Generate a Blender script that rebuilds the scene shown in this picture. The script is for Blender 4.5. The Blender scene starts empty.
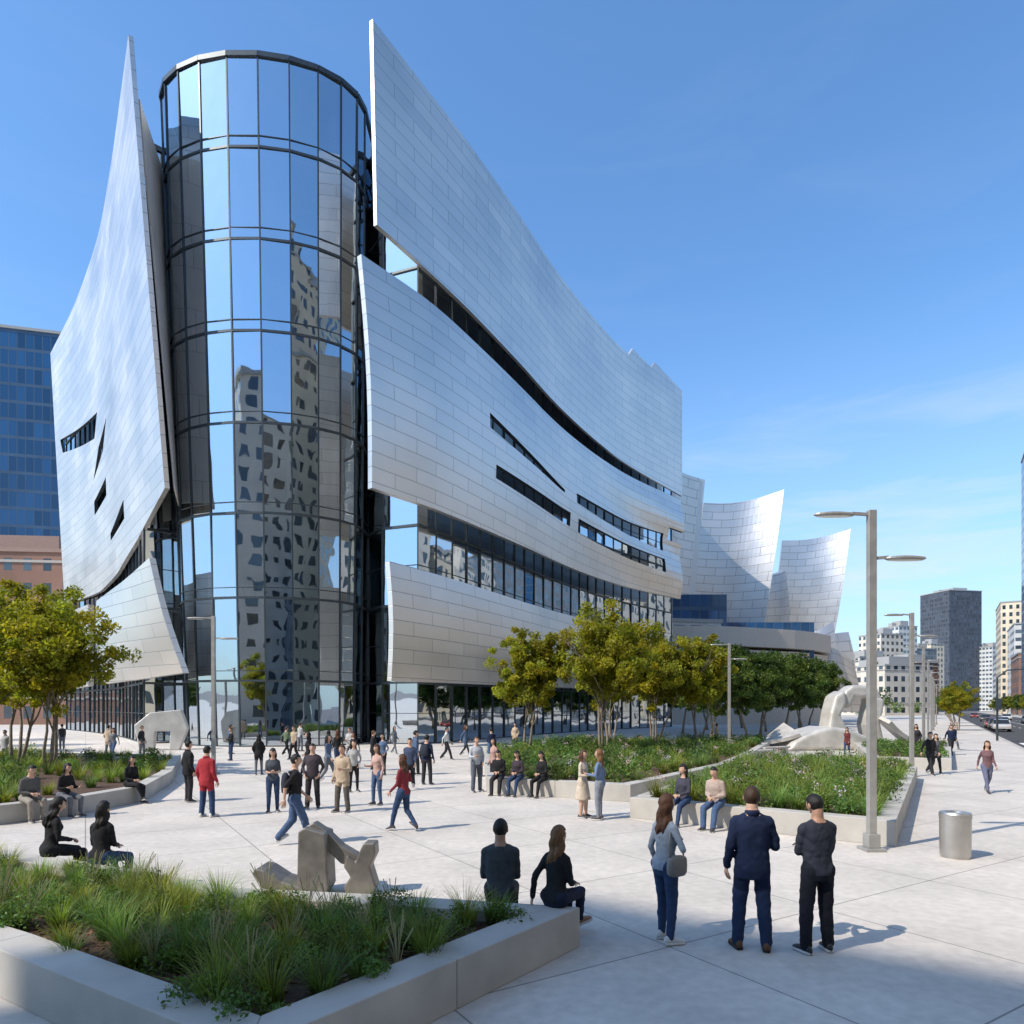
import bpy, math, random
import numpy as np
from mathutils import Vector, Matrix, Euler, noise

random.seed(7); RNG=np.random.default_rng(7)
scene=bpy.context.scene
COL=scene.collection
SUN_H=Vector((-0.86,-0.51)).normalized(); SUN_EL=math.radians(46)

# ---------------------------------------------------------------- materials
def new_mat(name):
    m=bpy.data.materials.new(name); m.use_nodes=True
    nt=m.node_tree; b=nt.nodes['Principled BSDF']
    return m,nt,b
_mc={}
def simple(name,col,rough=0.6,metal=0.0,nscale=6.0,namt=0.12,bump=0.0,bscale=40.0,spec=None):
    key=(name,tuple(round(c,3) for c in col),rough,metal)
    if key in _mc: return _mc[key]
    m,nt,b=new_mat(name)
    tc=nt.nodes.new('ShaderNodeTexCoord')
    n=nt.nodes.new('ShaderNodeTexNoise'); n.inputs['Scale'].default_value=nscale; n.inputs['Detail'].default_value=6
    nt.links.new(tc.outputs['Object'],n.inputs['Vector'])
    mr=nt.nodes.new('ShaderNodeMapRange'); mr.inputs[1].default_value=0.3; mr.inputs[2].default_value=0.7
    mr.inputs[3].default_value=1-namt; mr.inputs[4].default_value=1+namt
    nt.links.new(n.outputs['Fac'],mr.inputs[0])
    vm=nt.nodes.new('ShaderNodeVectorMath'); vm.operation='SCALE'; vm.inputs[0].default_value=col[:3]
    nt.links.new(mr.outputs[0],vm.inputs['Scale']); nt.links.new(vm.outputs[0],b.inputs['Base Color'])
    b.inputs['Roughness'].default_value=rough; b.inputs['Metallic'].default_value=metal
    if spec is not None: b.inputs['Specular IOR Level'].default_value=spec
    if bump>0:
        n2=nt.nodes.new('ShaderNodeTexNoise'); n2.inputs['Scale'].default_value=bscale; n2.inputs['Detail'].default_value=5
        nt.links.new(tc.outputs['Object'],n2.inputs['Vector'])
        bp=nt.nodes.new('ShaderNodeBump'); bp.inputs['Strength'].default_value=bump; bp.inputs['Distance'].default_value=0.02
        nt.links.new(n2.outputs['Fac'],bp.inputs['Height']); nt.links.new(bp.outputs[0],b.inputs['Normal'])
    _mc[key]=m; return m

def steel_mat(name,col,bw=4.0,rh=0.95,rough=0.34,mortar=0.022,var=.045,mdark=.48,metal=.85,rvar=.06):
    m,nt,b=new_mat(name)
    uv=nt.nodes.new('ShaderNodeUVMap')
    def brick(c1,c2,cm):
        br=nt.nodes.new('ShaderNodeTexBrick'); br.offset=0.5
        br.inputs['Scale'].default_value=1.0; br.inputs['Brick Width'].default_value=bw; br.inputs['Row Height'].default_value=rh
        br.inputs['Mortar Size'].default_value=mortar; br.inputs['Mortar Smooth'].default_value=0.2; br.inputs['Bias'].default_value=0
        br.inputs['Color1'].default_value=(*c1,1); br.inputs['Color2'].default_value=(*c2,1); br.inputs['Mortar'].default_value=(*cm,1)
        nt.links.new(uv.outputs[0],br.inputs['Vector']); return br
    br=brick([c*(1-var) for c in col],[c*(1+var) for c in col],[c*mdark for c in col])
    b2=brick((0,0,0),(1,1,1),(.5,.5,.5))
    n=nt.nodes.new('ShaderNodeTexNoise'); n.inputs['Scale'].default_value=0.12; n.inputs['Detail'].default_value=5
    nt.links.new(uv.outputs[0],n.inputs['Vector'])
    mr=nt.nodes.new('ShaderNodeMapRange'); mr.inputs[1].default_value=0.3; mr.inputs[2].default_value=0.7
    mr.inputs[3].default_value=rough-.05; mr.inputs[4].default_value=rough+.05
    nt.links.new(n.outputs['Fac'],mr.inputs[0])
    rm=nt.nodes.new('ShaderNodeMath'); rm.operation='MULTIPLY_ADD'; nt.links.new(b2.outputs['Color'],rm.inputs[0]); rm.inputs[1].default_value=rvar; nt.links.new(mr.outputs[0],rm.inputs[2])
    nt.links.new(rm.outputs[0],b.inputs['Roughness'])
    mr2=nt.nodes.new('ShaderNodeMapRange'); mr2.inputs[1].default_value=0.3; mr2.inputs[2].default_value=0.7; mr2.inputs[3].default_value=.90; mr2.inputs[4].default_value=1.07
    nt.links.new(n.outputs['Fac'],mr2.inputs[0])
    vm=nt.nodes.new('ShaderNodeVectorMath'); vm.operation='SCALE'; nt.links.new(br.outputs['Color'],vm.inputs[0]); nt.links.new(mr2.outputs[0],vm.inputs['Scale'])
    nt.links.new(vm.outputs[0],b.inputs['Base Color'])
    b.inputs['Metallic'].default_value=metal
    bp=nt.nodes.new('ShaderNodeBump'); bp.invert=True; bp.inputs['Strength'].default_value=0.4; bp.inputs['Distance'].default_value=0.02
    nt.links.new(br.outputs['Fac'],bp.inputs['Height'])
    n2=nt.nodes.new('ShaderNodeTexNoise'); n2.inputs['Scale'].default_value=0.6; n2.inputs['Detail'].default_value=2
    nt.links.new(uv.outputs[0],n2.inputs['Vector'])
    bp2=nt.nodes.new('ShaderNodeBump'); bp2.inputs['Strength'].default_value=0.25; bp2.inputs['Distance'].default_value=0.06
    nt.links.new(n2.outputs['Fac'],bp2.inputs['Height']); nt.links.new(bp.outputs[0],bp2.inputs['Normal'])
    nt.links.new(bp2.outputs[0],b.inputs['Normal'])
    return m

def glass_mat(name,tint=(0.55,0.68,0.68),refl=(0.80,0.88,0.95),lo=0.42,hi=0.95,wav=0.03):
    m=bpy.data.materials.new(name); m.use_nodes=True; nt=m.node_tree; nt.nodes.clear()
    out=nt.nodes.new('ShaderNodeOutputMaterial')
    tr=nt.nodes.new('ShaderNodeBsdfTransparent'); tr.inputs[0].default_value=(*tint,1)
    gl=nt.nodes.new('ShaderNodeBsdfGlossy'); gl.inputs['Color'].default_value=(*refl,1); gl.inputs['Roughness'].default_value=0.015
    lw=nt.nodes.new('ShaderNodeLayerWeight'); lw.inputs['Blend'].default_value=0.35
    mr=nt.nodes.new('ShaderNodeMapRange'); mr.inputs[3].default_value=lo; mr.inputs[4].default_value=hi
    nt.links.new(lw.outputs['Fresnel'],mr.inputs[0])
    tc=nt.nodes.new('ShaderNodeTexCoord'); n=nt.nodes.new('ShaderNodeTexNoise'); n.inputs['Scale'].default_value=0.45; n.inputs['Detail'].default_value=1
    nt.links.new(tc.outputs['Object'],n.inputs['Vector'])
    bp=nt.nodes.new('ShaderNodeBump'); bp.inputs['Strength'].default_value=wav; bp.inputs['Distance'].default_value=0.5
    nt.links.new(n.outputs['Fac'],bp.inputs['Height']); nt.links.new(bp.outputs[0],gl.inputs['Normal'])
    mx=nt.nodes.new('ShaderNodeMixShader')
    nt.links.new(mr.outputs[0],mx.inputs[0]); nt.links.new(tr.outputs[0],mx.inputs[1]); nt.links.new(gl.outputs[0],mx.inputs[2])
    nt.links.new(mx.outputs[0],out.inputs[0]); return m

def facade_mat(name,wall,wu=3.2,wv=3.6,fw=0.5,fh=0.55,glass=(0.03,0.04,0.05),wrough=0.8,grough=0.08,gvar=(.5,2.2),gspec=1.0):
    m,nt,b=new_mat(name)
    N=nt.nodes.new; L=nt.links.new
    uv=N('ShaderNodeUVMap'); sp=N('ShaderNodeSeparateXYZ'); L(uv.outputs[0],sp.inputs[0])
    def math_(op,a,bv):
        k=N('ShaderNodeMath'); k.operation=op
        if isinstance(a,(int,float)): k.inputs[0].default_value=a
        else: L(a,k.inputs[0])
        if bv is not None:
            if isinstance(bv,(int,float)): k.inputs[1].default_value=bv
            else: L(bv,k.inputs[1])
        return k.outputs[0]
    def win(o,w,f):
        q=math_('DIVIDE',o,w); fr=math_('FRACT',q,None); d=math_('ABSOLUTE',math_('SUBTRACT',fr,0.5),None)
        return math_('LESS_THAN',d,f/2), math_('FLOOR',q,None)
    mu,fu=win(sp.outputs[0],wu,fw); mv,fv=win(sp.outputs[1],wv,fh)
    mask=math_('MULTIPLY',mu,mv)
    cb=N('ShaderNodeCombineXYZ'); L(fu,cb.inputs[0]); L(fv,cb.inputs[1])
    wn=N('ShaderNodeTexWhiteNoise'); L(cb.outputs[0],wn.inputs['Vector'])
    mr=N('ShaderNodeMapRange'); mr.inputs[3].default_value=gvar[0]; mr.inputs[4].default_value=gvar[1]; L(wn.outputs['Value'],mr.inputs[0])
    vm=N('ShaderNodeVectorMath'); vm.operation='SCALE'; vm.inputs[0].default_value=glass; L(mr.outputs[0],vm.inputs['Scale'])
    n=N('ShaderNodeTexNoise'); n.inputs['Scale'].default_value=0.15; n.inputs['Detail'].default_value=8; L(uv.outputs[0],n.inputs['Vector'])
    mr2=N('ShaderNodeMapRange'); mr2.inputs[1].default_value=.3; mr2.inputs[2].default_value=.7; mr2.inputs[3].default_value=0.82; mr2.inputs[4].default_value=1.12; L(n.outputs['Fac'],mr2.inputs[0])
    vw=N('ShaderNodeVectorMath'); vw.operation='SCALE'; vw.inputs[0].default_value=wall; L(mr2.outputs[0],vw.inputs['Scale'])
    mx=N('ShaderNodeMix'); mx.data_type='RGBA'; L(mask,mx.inputs[0]); L(vw.outputs[0],mx.inputs[6]); L(vm.outputs[0],mx.inputs[7])
    L(mx.outputs[2],b.inputs['Base Color'])
    mr3=N('ShaderNodeMapRange'); mr3.inputs[3].default_value=wrough; mr3.inputs[4].default_value=grough; L(mask,mr3.inputs[0]); L(mr3.outputs[0],b.inputs['Roughness'])
    mr4=N('ShaderNodeMapRange'); mr4.inputs[3].default_value=0.3; mr4.inputs[4].default_value=gspec; L(mask,mr4.inputs[0]); L(mr4.outputs[0],b.inputs['Specular IOR Level'])
    bp=N('ShaderNodeBump'); bp.invert=True; bp.inputs['Strength'].default_value=1; bp.inputs['Distance'].default_value=0.2; L(mask,bp.inputs['Height']); L(bp.outputs[0],b.inputs['Normal'])
    return m

def leaf_mat(name,col,trans=0.35,rough=0.5):
    m,nt,b=new_mat(name)
    at=nt.nodes.new('ShaderNodeAttribute'); at.attribute_name='Col'
    mx=nt.nodes.new('ShaderNodeMix'); mx.data_type='RGBA'; mx.blend_type='MULTIPLY'; mx.inputs[0].default_value=1
    mx.inputs[6].default_value=(*col,1); nt.links.new(at.outputs['Color'],mx.inputs[7])
    nt.links.new(mx.outputs[2],b.inputs['Base Color']); b.inputs['Roughness'].default_value=rough; b.inputs['Specular IOR Level'].default_value=.3
    t=nt.nodes.new('ShaderNodeBsdfTranslucent')
    g=nt.nodes.new('ShaderNodeMix'); g.data_type='RGBA'; g.blend_type='MULTIPLY'; g.inputs[0].default_value=1
    g.inputs[7].default_value=(1.4,1.45,0.5,1); nt.links.new(mx.outputs[2],g.inputs[6]); nt.links.new(g.outputs[2],t.inputs[0])
    ms=nt.nodes.new('ShaderNodeMixShader'); ms.inputs[0].default_value=trans
    out=[n for n in nt.nodes if n.type=='OUTPUT_MATERIAL'][0]
    nt.links.new(b.outputs[0],ms.inputs[1]); nt.links.new(t.outputs[0],ms.inputs[2]); nt.links.new(ms.outputs[0],out.inputs[0])
    return m

# ---------------------------------------------------------------- mesh helpers
def empty(name,loc=(0,0,0),rz=0,scale=1):
    e=bpy.data.objects.new(name,None); COL.objects.link(e); e.location=loc; e.rotation_euler=(0,0,rz)
    e.scale=(scale,)*3; e.empty_display_size=0.3; return e
class MB:
    def __init__(s): s.v=[]; s.f=[]; s.m=[]; s.uv=[]
    def add(s,vs,fs,mat=0,uvs=None):
        o=len(s.v); s.v.extend([tuple(v) for v in vs])
        for i,f in enumerate(fs):
            s.f.append([k+o for k in f]); s.m.append(mat); s.uv.append(uvs[i] if uvs else None)
    def box(s,c,h,ax=None,mat=0,uv=True):
        c=Vector(c)
        if ax is None: ax=(Vector((1,0,0)),Vector((0,1,0)),Vector((0,0,1)))
        P=[]
        for k in range(8):
            P.append(c+ax[0]*h[0]*(1 if k&1 else -1)+ax[1]*h[1]*(1 if k&2 else -1)+ax[2]*h[2]*(1 if k&4 else -1))
        F=[(0,2,3,1),(4,5,7,6),(0,1,5,4),(2,6,7,3),(0,4,6,2),(1,3,7,5)]
        U=[]
        for fi,f in enumerate(F):
            u=[]
            for k in f:
                d=P[k]-c
                if fi<2: u.append((d.dot(ax[0])+h[0],d.dot(ax[1])+h[1]))
                elif fi<4: u.append((d.dot(ax[0])+h[0],d.dot(ax[2])+h[2]))
                else: u.append((d.dot(ax[1])+h[1],d.dot(ax[2])+h[2]))
            U.append(u)
        s.add(P,F,mat,U)
    def bar(s,a,b,w,d,side=None,mat=0):
        a=Vector(a);b=Vector(b); z=(b-a); L=z.length
        if L<1e-6: return
        z/=L
        if side is None: side=Vector((0,0,1)) if abs(z.z)<.9 else Vector((1,0,0))
        x=(Vector(side)-z*Vector(side).dot(z)).normalized(); y=z.cross(x)
        s.box((a+b)/2,(w/2,d/2,L/2),(x,y,z),mat)
    def tube(s,pts,rad,n=8,mat=0,cap=True):
        pts=[Vector(p) for p in pts]; vs=[];fs=[]
        prev=None
        for i,p in enumerate(pts):
            t=(pts[min(i+1,len(pts)-1)]-pts[max(i-1,0)]).normalized()
            ref=prev if prev is not None else (Vector((1,0,0)) if abs(t.x)<.9 else Vector((0,1,0)))
            x=(ref-t*ref.dot(t)).normalized(); y=t.cross(x); prev=x
            for k in range(n):
                a=2*math.pi*k/n; vs.append(p+(x*math.cos(a)+y*math.sin(a))*rad[i])
        for i in range(len(pts)-1):
            for k in range(n):
                fs.append((i*n+k,i*n+(k+1)%n,(i+1)*n+(k+1)%n,(i+1)*n+k))
        if cap:
            fs.append(tuple(range(n-1,-1,-1))); fs.append(tuple((len(pts)-1)*n+k for k in range(n)))
        s.add(vs,fs,mat)
    def capsule(s,a,b,ra,rb,n=10,mat=0):
        a=Vector(a);b=Vector(b);d=(b-a)
        if d.length<1e-5: d=Vector((0,0,1e-3)); b=a+d
        t=d.normalized(); P=[];R=[]
        for q in (-85,-60,-30): 
            g=math.radians(q); P.append(a+t*ra*math.sin(g)); R.append(ra*math.cos(g))
        P.append(a);R.append(ra);P.append(b);R.append(rb)
        for q in (30,60,85):
            g=math.radians(q); P.append(b+t*rb*math.sin(g)); R.append(rb*math.cos(g))
        s.tube(P,R,n,mat)
    def rings(s,rings,mat=0):
        n=len(rings[0]); vs=[v for r in rings for v in r]; fs=[]
        for i in range(len(rings)-1):
            for k in range(n): fs.append((i*n+k,i*n+(k+1)%n,(i+1)*n+(k+1)%n,(i+1)*n+k))
        fs.append(tuple(range(n-1,-1,-1))); fs.append(tuple((len(rings)-1)*n+k for k in range(n)))
        s.add(vs,fs,mat)
    def ellipsoid(s,c,r,rot=None,nu=12,nv=8,mat=0):
        c=Vector(c); R=[]
        for j in range(nv+1):
            th=math.pi*(j+0.15)/(nv+0.3)-math.pi/2
            ring=[]
            for k in range(nu):
                a=2*math.pi*k/nu
                p=Vector((r[0]*math.cos(th)*math.cos(a),r[1]*math.cos(th)*math.sin(a),r[2]*math.sin(th)))
                if rot is not None: p=rot@p
                ring.append(c+p)
            R.append(ring)
        s.rings(R,mat)
    def prism(s,poly,y0,y1,mat=0,fn=None):
        n=len(poly); vs=[(p[0],y0,p[1]) for p in poly]+[(p[0],y1,p[1]) for p in poly]
        if fn: vs=[fn(v) for v in vs]
        fs=[tuple(range(n)),tuple(range(2*n-1,n-1,-1))]+[(i,i+n,(i+1)%n+n,(i+1)%n) for i in range(n)]
        s.add(vs,fs,mat)
    def build(s,name,mats,parent=None,smooth=False,bevel=0,recalc=False):
        me=bpy.data.meshes.new(name); me.from_pydata(s.v,[],s.f)
        if not isinstance(mats,(list,tuple)): mats=[mats]
        for m in mats: me.materials.append(m)
        me.polygons.foreach_set('material_index',s.m)
        if any(u is not None for u in s.uv):
            uvl=me.uv_layers.new(name='UVMap'); arr=[]
            for f,u in zip(s.f,s.uv):
                if u is None: arr.extend([0.0]*(2*len(f)))
                else:
                    for a in u: arr.extend(a)
            uvl.data.foreach_set('uv',arr)
        if smooth: me.polygons.foreach_set('use_smooth',[True]*len(me.polygons))
        me.update()
        if recalc:
            import bmesh
            bm=bmesh.new(); bm.from_mesh(me); bmesh.ops.recalc_face_normals(bm,faces=bm.faces); bm.to_mesh(me); bm.free()
        o=bpy.data.objects.new(name,me); COL.objects.link(o)
        if parent: o.parent=parent
        if bevel>0:
            md=o.modifiers.new('b','BEVEL'); md.width=bevel; md.segments=3; md.limit_method='ANGLE'
        return o
def np_mesh(name,verts,quads,mat,parent=None,col=None,tri=False):
    me=bpy.data.meshes.new(name); k=quads.shape[1]
    me.vertices.add(len(verts)); me.vertices.foreach_set('co',verts.astype(np.float32).ravel())
    me.loops.add(quads.size); me.loops.foreach_set('vertex_index',quads.astype(np.int32).ravel())
    me.polygons.add(len(quads)); me.polygons.foreach_set('loop_start',np.arange(0,quads.size,k,dtype=np.int32))
    me.polygons.foreach_set('loop_total',np.full(len(quads),k,dtype=np.int32))
    me.update(calc_edges=True); me.materials.append(mat)
    if col is not None:
        ca=me.color_attributes.new('Col','FLOAT_COLOR','POINT')
        c=np.ones((len(verts),4),dtype=np.float32); c[:,:3]=col; ca.data.foreach_set('color',c.ravel())
    o=bpy.data.objects.new(name,me); COL.objects.link(o)
    if parent: o.parent=parent
    return o
def resample(pts,n):
    P=[Vector(p[:2]) for p in pts]; D=[]
    for i in range(len(P)-1):
        p0=P[i-1] if i>0 else P[0]*2-P[1]; p1=P[i];p2=P[i+1]; p3=P[i+2] if i+2<len(P) else P[-1]*2-P[-2]
        for k in range(16):
            t=k/16; D.append(0.5*((2*p1)+(p2-p0)*t+(2*p0-5*p1+4*p2-p3)*t*t+(3*p1-p0-3*p2+p3)*t**3))
    D.append(P[-1]); L=[0]
    for i in range(1,len(D)): L.append(L[-1]+(D[i]-D[i-1]).length)
    out=[];j=0
    for i in range(n+1):
        s=L[-1]*i/n
        while j<len(D)-2 and L[j+1]<s: j+=1
        t=(s-L[j])/max(1e-9,L[j+1]-L[j]); out.append(D[j].lerp(D[j+1],min(1,max(0,t))))
    return out,L[-1]
def normals(c):
    N=[]
    for i in range(len(c)):
        t=(c[min(i+1,len(c)-1)]-c[max(i-1,0)]).normalized(); N.append(Vector((-t.y,t.x)))
    return N
def offset(pts,d):
    c=[Vector(p) for p in pts]; N=normals(c); return [c[i]+N[i]*d for i in range(len(c))]
def interp(lst,u):
    if isinstance(lst,(int,float)): return lst
    if isinstance(lst[0],(tuple,list)):
        for a,b in zip(lst,lst[1:]):
            if u<=b[0]: return a[1]+(b[1]-a[1])*(u-a[0])/max(1e-9,b[0]-a[0])
        return lst[-1][1]
    x=u*(len(lst)-1); i=min(int(x),len(lst)-2); return lst[i]+(lst[i+1]-lst[i])*(x-i)
def in_poly(x,y,poly):
    c=False;n=len(poly);j=n-1
    for i in range(n):
        if (poly[i][1]>y)!=(poly[j][1]>y) and x<(poly[j][0]-poly[i][0])*(y-poly[i][1])/(poly[j][1]-poly[i][1])+poly[i][0]: c=not c
        j=i
    return c

# ---------------------------------------------------------------- shared materials
STEEL=steel_mat('brushed_steel_panels',(0.80,0.735,0.665))
STEEL2=steel_mat('brushed_steel_panels_far',(0.64,0.62,0.60),bw=4.2,rh=1.6,rough=0.40,mortar=0.05,mdark=.45,metal=.8)
GLASS=glass_mat('curtain_wall_glass',lo=.62)
DARKGLASS=glass_mat('strip_window_glass',tint=(0.3,0.36,0.38),lo=0.62)
FRAME=simple('dark_mullion_metal',(0.06,0.075,0.085),0.4,0.5)
CONC=simple('planter_concrete',(0.43,0.41,0.375),0.8,nscale=1.3,namt=0.16,bump=0.2,bscale=60)
SLAB=simple('floor_slab_white',(0.5,0.48,0.44),0.8)
CORE=simple('interior_core_wall',(0.28,0.23,0.18),0.8,nscale=.4,namt=.4)
ROOF=simple('roof_membrane',(0.35,0.35,0.34),0.9)
LAMPM=simple('lamp_post_paint',(0.34,0.335,0.32),0.45,0.3)
SATIN=simple('satin_stainless',(0.50,0.48,0.45),0.38,0.85,nscale=3)

# ================================================================= PEOPLE
def cloth(col,rough=0.85):
    key=('cloth',tuple(round(c,3) for c in col))
    if key in _mc: return _mc[key]
    m,nt,b=new_mat('fabric'); tc=nt.nodes.new('ShaderNodeTexCoord')
    n=nt.nodes.new('ShaderNodeTexNoise'); n.inputs['Scale'].default_value=7; n.inputs['Detail'].default_value=4; n.inputs['Distortion'].default_value=1.0
    nt.links.new(tc.outputs['Object'],n.inputs['Vector'])
    mr=nt.nodes.new('ShaderNodeMapRange'); mr.inputs[1].default_value=.3; mr.inputs[2].default_value=.7; mr.inputs[3].default_value=.82; mr.inputs[4].default_value=1.18
    nt.links.new(n.outputs['Fac'],mr.inputs[0])
    vm=nt.nodes.new('ShaderNodeVectorMath'); vm.operation='SCALE'; vm.inputs[0].default_value=col
    nt.links.new(mr.outputs[0],vm.inputs['Scale']); nt.links.new(vm.outputs[0],b.inputs['Base Color'])
    b.inputs['Roughness'].default_value=rough; b.inputs['Specular IOR Level'].default_value=0.2
    _mc[key]=m; return m
def hairmat(col):
    key=('hair',tuple(col))
    if key in _mc: return _mc[key]
    m,nt,b=new_mat('hair'); tc=nt.nodes.new('ShaderNodeTexCoord'); mp=nt.nodes.new('ShaderNodeMapping'); mp.inputs['Scale'].default_value=(1,1,.07)
    nt.links.new(tc.outputs['Object'],mp.inputs[0]); n=nt.nodes.new('ShaderNodeTexNoise'); n.inputs['Scale'].default_value=130; n.inputs['Detail'].default_value=3
    nt.links.new(mp.outputs[0],n.inputs['Vector']); mr=nt.nodes.new('ShaderNodeMapRange'); mr.inputs[1].default_value=.3; mr.inputs[2].default_value=.7; mr.inputs[3].default_value=.45; mr.inputs[4].default_value=1.6
    nt.links.new(n.outputs['Fac'],mr.inputs[0]); vm=nt.nodes.new('ShaderNodeVectorMath'); vm.operation='SCALE'; vm.inputs[0].default_value=col
    nt.links.new(mr.outputs[0],vm.inputs['Scale']); nt.links.new(vm.outputs[0],b.inputs['Base Color']); b.inputs['Roughness'].default_value=.5; b.inputs['Specular IOR Level'].default_value=.3
    bp=nt.nodes.new('ShaderNodeBump'); bp.inputs['Strength'].default_value=.7; bp.inputs['Distance'].default_value=.01; nt.links.new(n.outputs['Fac'],bp.inputs['Height']); nt.links.new(bp.outputs[0],b.inputs['Normal'])
    _mc[key]=m; return m
EYEW=simple('eye_white',(0.7,0.7,0.68),0.3); EYED=simple('iris_dark',(0.03,0.02,0.015),0.2); LIP=simple('lips',(0.38,0.13,0.11),0.5)
def ik(a,b,l1,l2,pole):
    d=b-a; L=min(d.length,(l1+l2)*.998); t=d.normalized(); b=a+t*L
    x=(l1*l1-l2*l2+L*L)/(2*L); h=math.sqrt(max(0,l1*l1-x*x)); p=(pole-t*pole.dot(t)).normalized()
    return a+t*x+p*h,b
def head_verts(nu,nv):
    out=[]
    for j in range(nv+1):
        th=math.pi*j/nv-math.pi/2
        for k in range(nu):
            a=2*math.pi*k/nu; out.append((math.cos(th)*math.cos(a),math.cos(th)*math.sin(a),math.sin(th)))
    return out
def hand(mb,wrist,d,pn,side,curl=0.5,sc=1.0,n=6):
    d=d.normalized(); pn=(pn-d*pn.dot(d)).normalized(); w=d.cross(pn)*side
    R=[]
    for t,wd,tk in ((-.01,.024,.02),(.03,.034,.017),(.07,.041,.015),(.095,.039,.012)):
        c=wrist+d*t*sc; R.append([c+w*math.cos(2*math.pi*k/10)*wd*sc+pn*math.sin(2*math.pi*k/10)*tk*sc for k in range(10)])
    mb.rings(R)
    for i,(off,ln) in enumerate(((.031,.072),(.011,.082),(-.010,.076),(-.030,.060))):
        p=wrist+d*.088*sc+w*off*sc; ang=0.15
        for q,(fr,r0,r1) in enumerate(((.45,.0095,.009),(.31,.009,.008),(.24,.008,.007))):
            ang+=curl*(0.75+0.08*i); dd=(d*math.cos(ang)+pn*math.sin(ang)); e=p+dd*ln*fr*sc
            mb.capsule(p,e,r0*sc,r1*sc,n); p=e
    p=wrist+d*.03*sc+w*.03*sc; td=(d*.6+w*.65+pn*.25).normalized(); e=p+td*.045*sc; mb.capsule(p,e,.012*sc,.0105*sc,n)
    td2=(d*.9+w*.2+pn*.35).normalized(); mb.capsule(e,e+td2*.035*sc,.0105*sc,.008*sc,n)
def shoe(mb,ank,yaw,pitch,mat=0,sole=1,sc=1.0):
    rot=Matrix.Rotation(-yaw,3,'Z')@Matrix.Rotation(-pitch,3,'X')
    R=[];S=[]
    for y,w,h in ((-.078,.020,.05),(-.066,.032,.08),(-.03,.038,.105),(.02,.039,.10),(.06,.042,.075),(.11,.048,.056),(.155,.043,.042),(.185,.026,.026)):
        R.append([ank+rot@Vector((w*math.cos(2*math.pi*k/14)*(1 if math.sin(2*math.pi*k/14)<.3 else .85),y,-.068+h*.5*(1+math.sin(2*math.pi*k/14)))) for k in range(14)])
        S.append([ank+rot@Vector((sx*(w+.004),y,z)) for sx,z in ((-1,-.08),(1,-.08),(1,-.054),(-1,-.054))])
    mb.rings(R,mat); mb.rings(S,sole)
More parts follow.
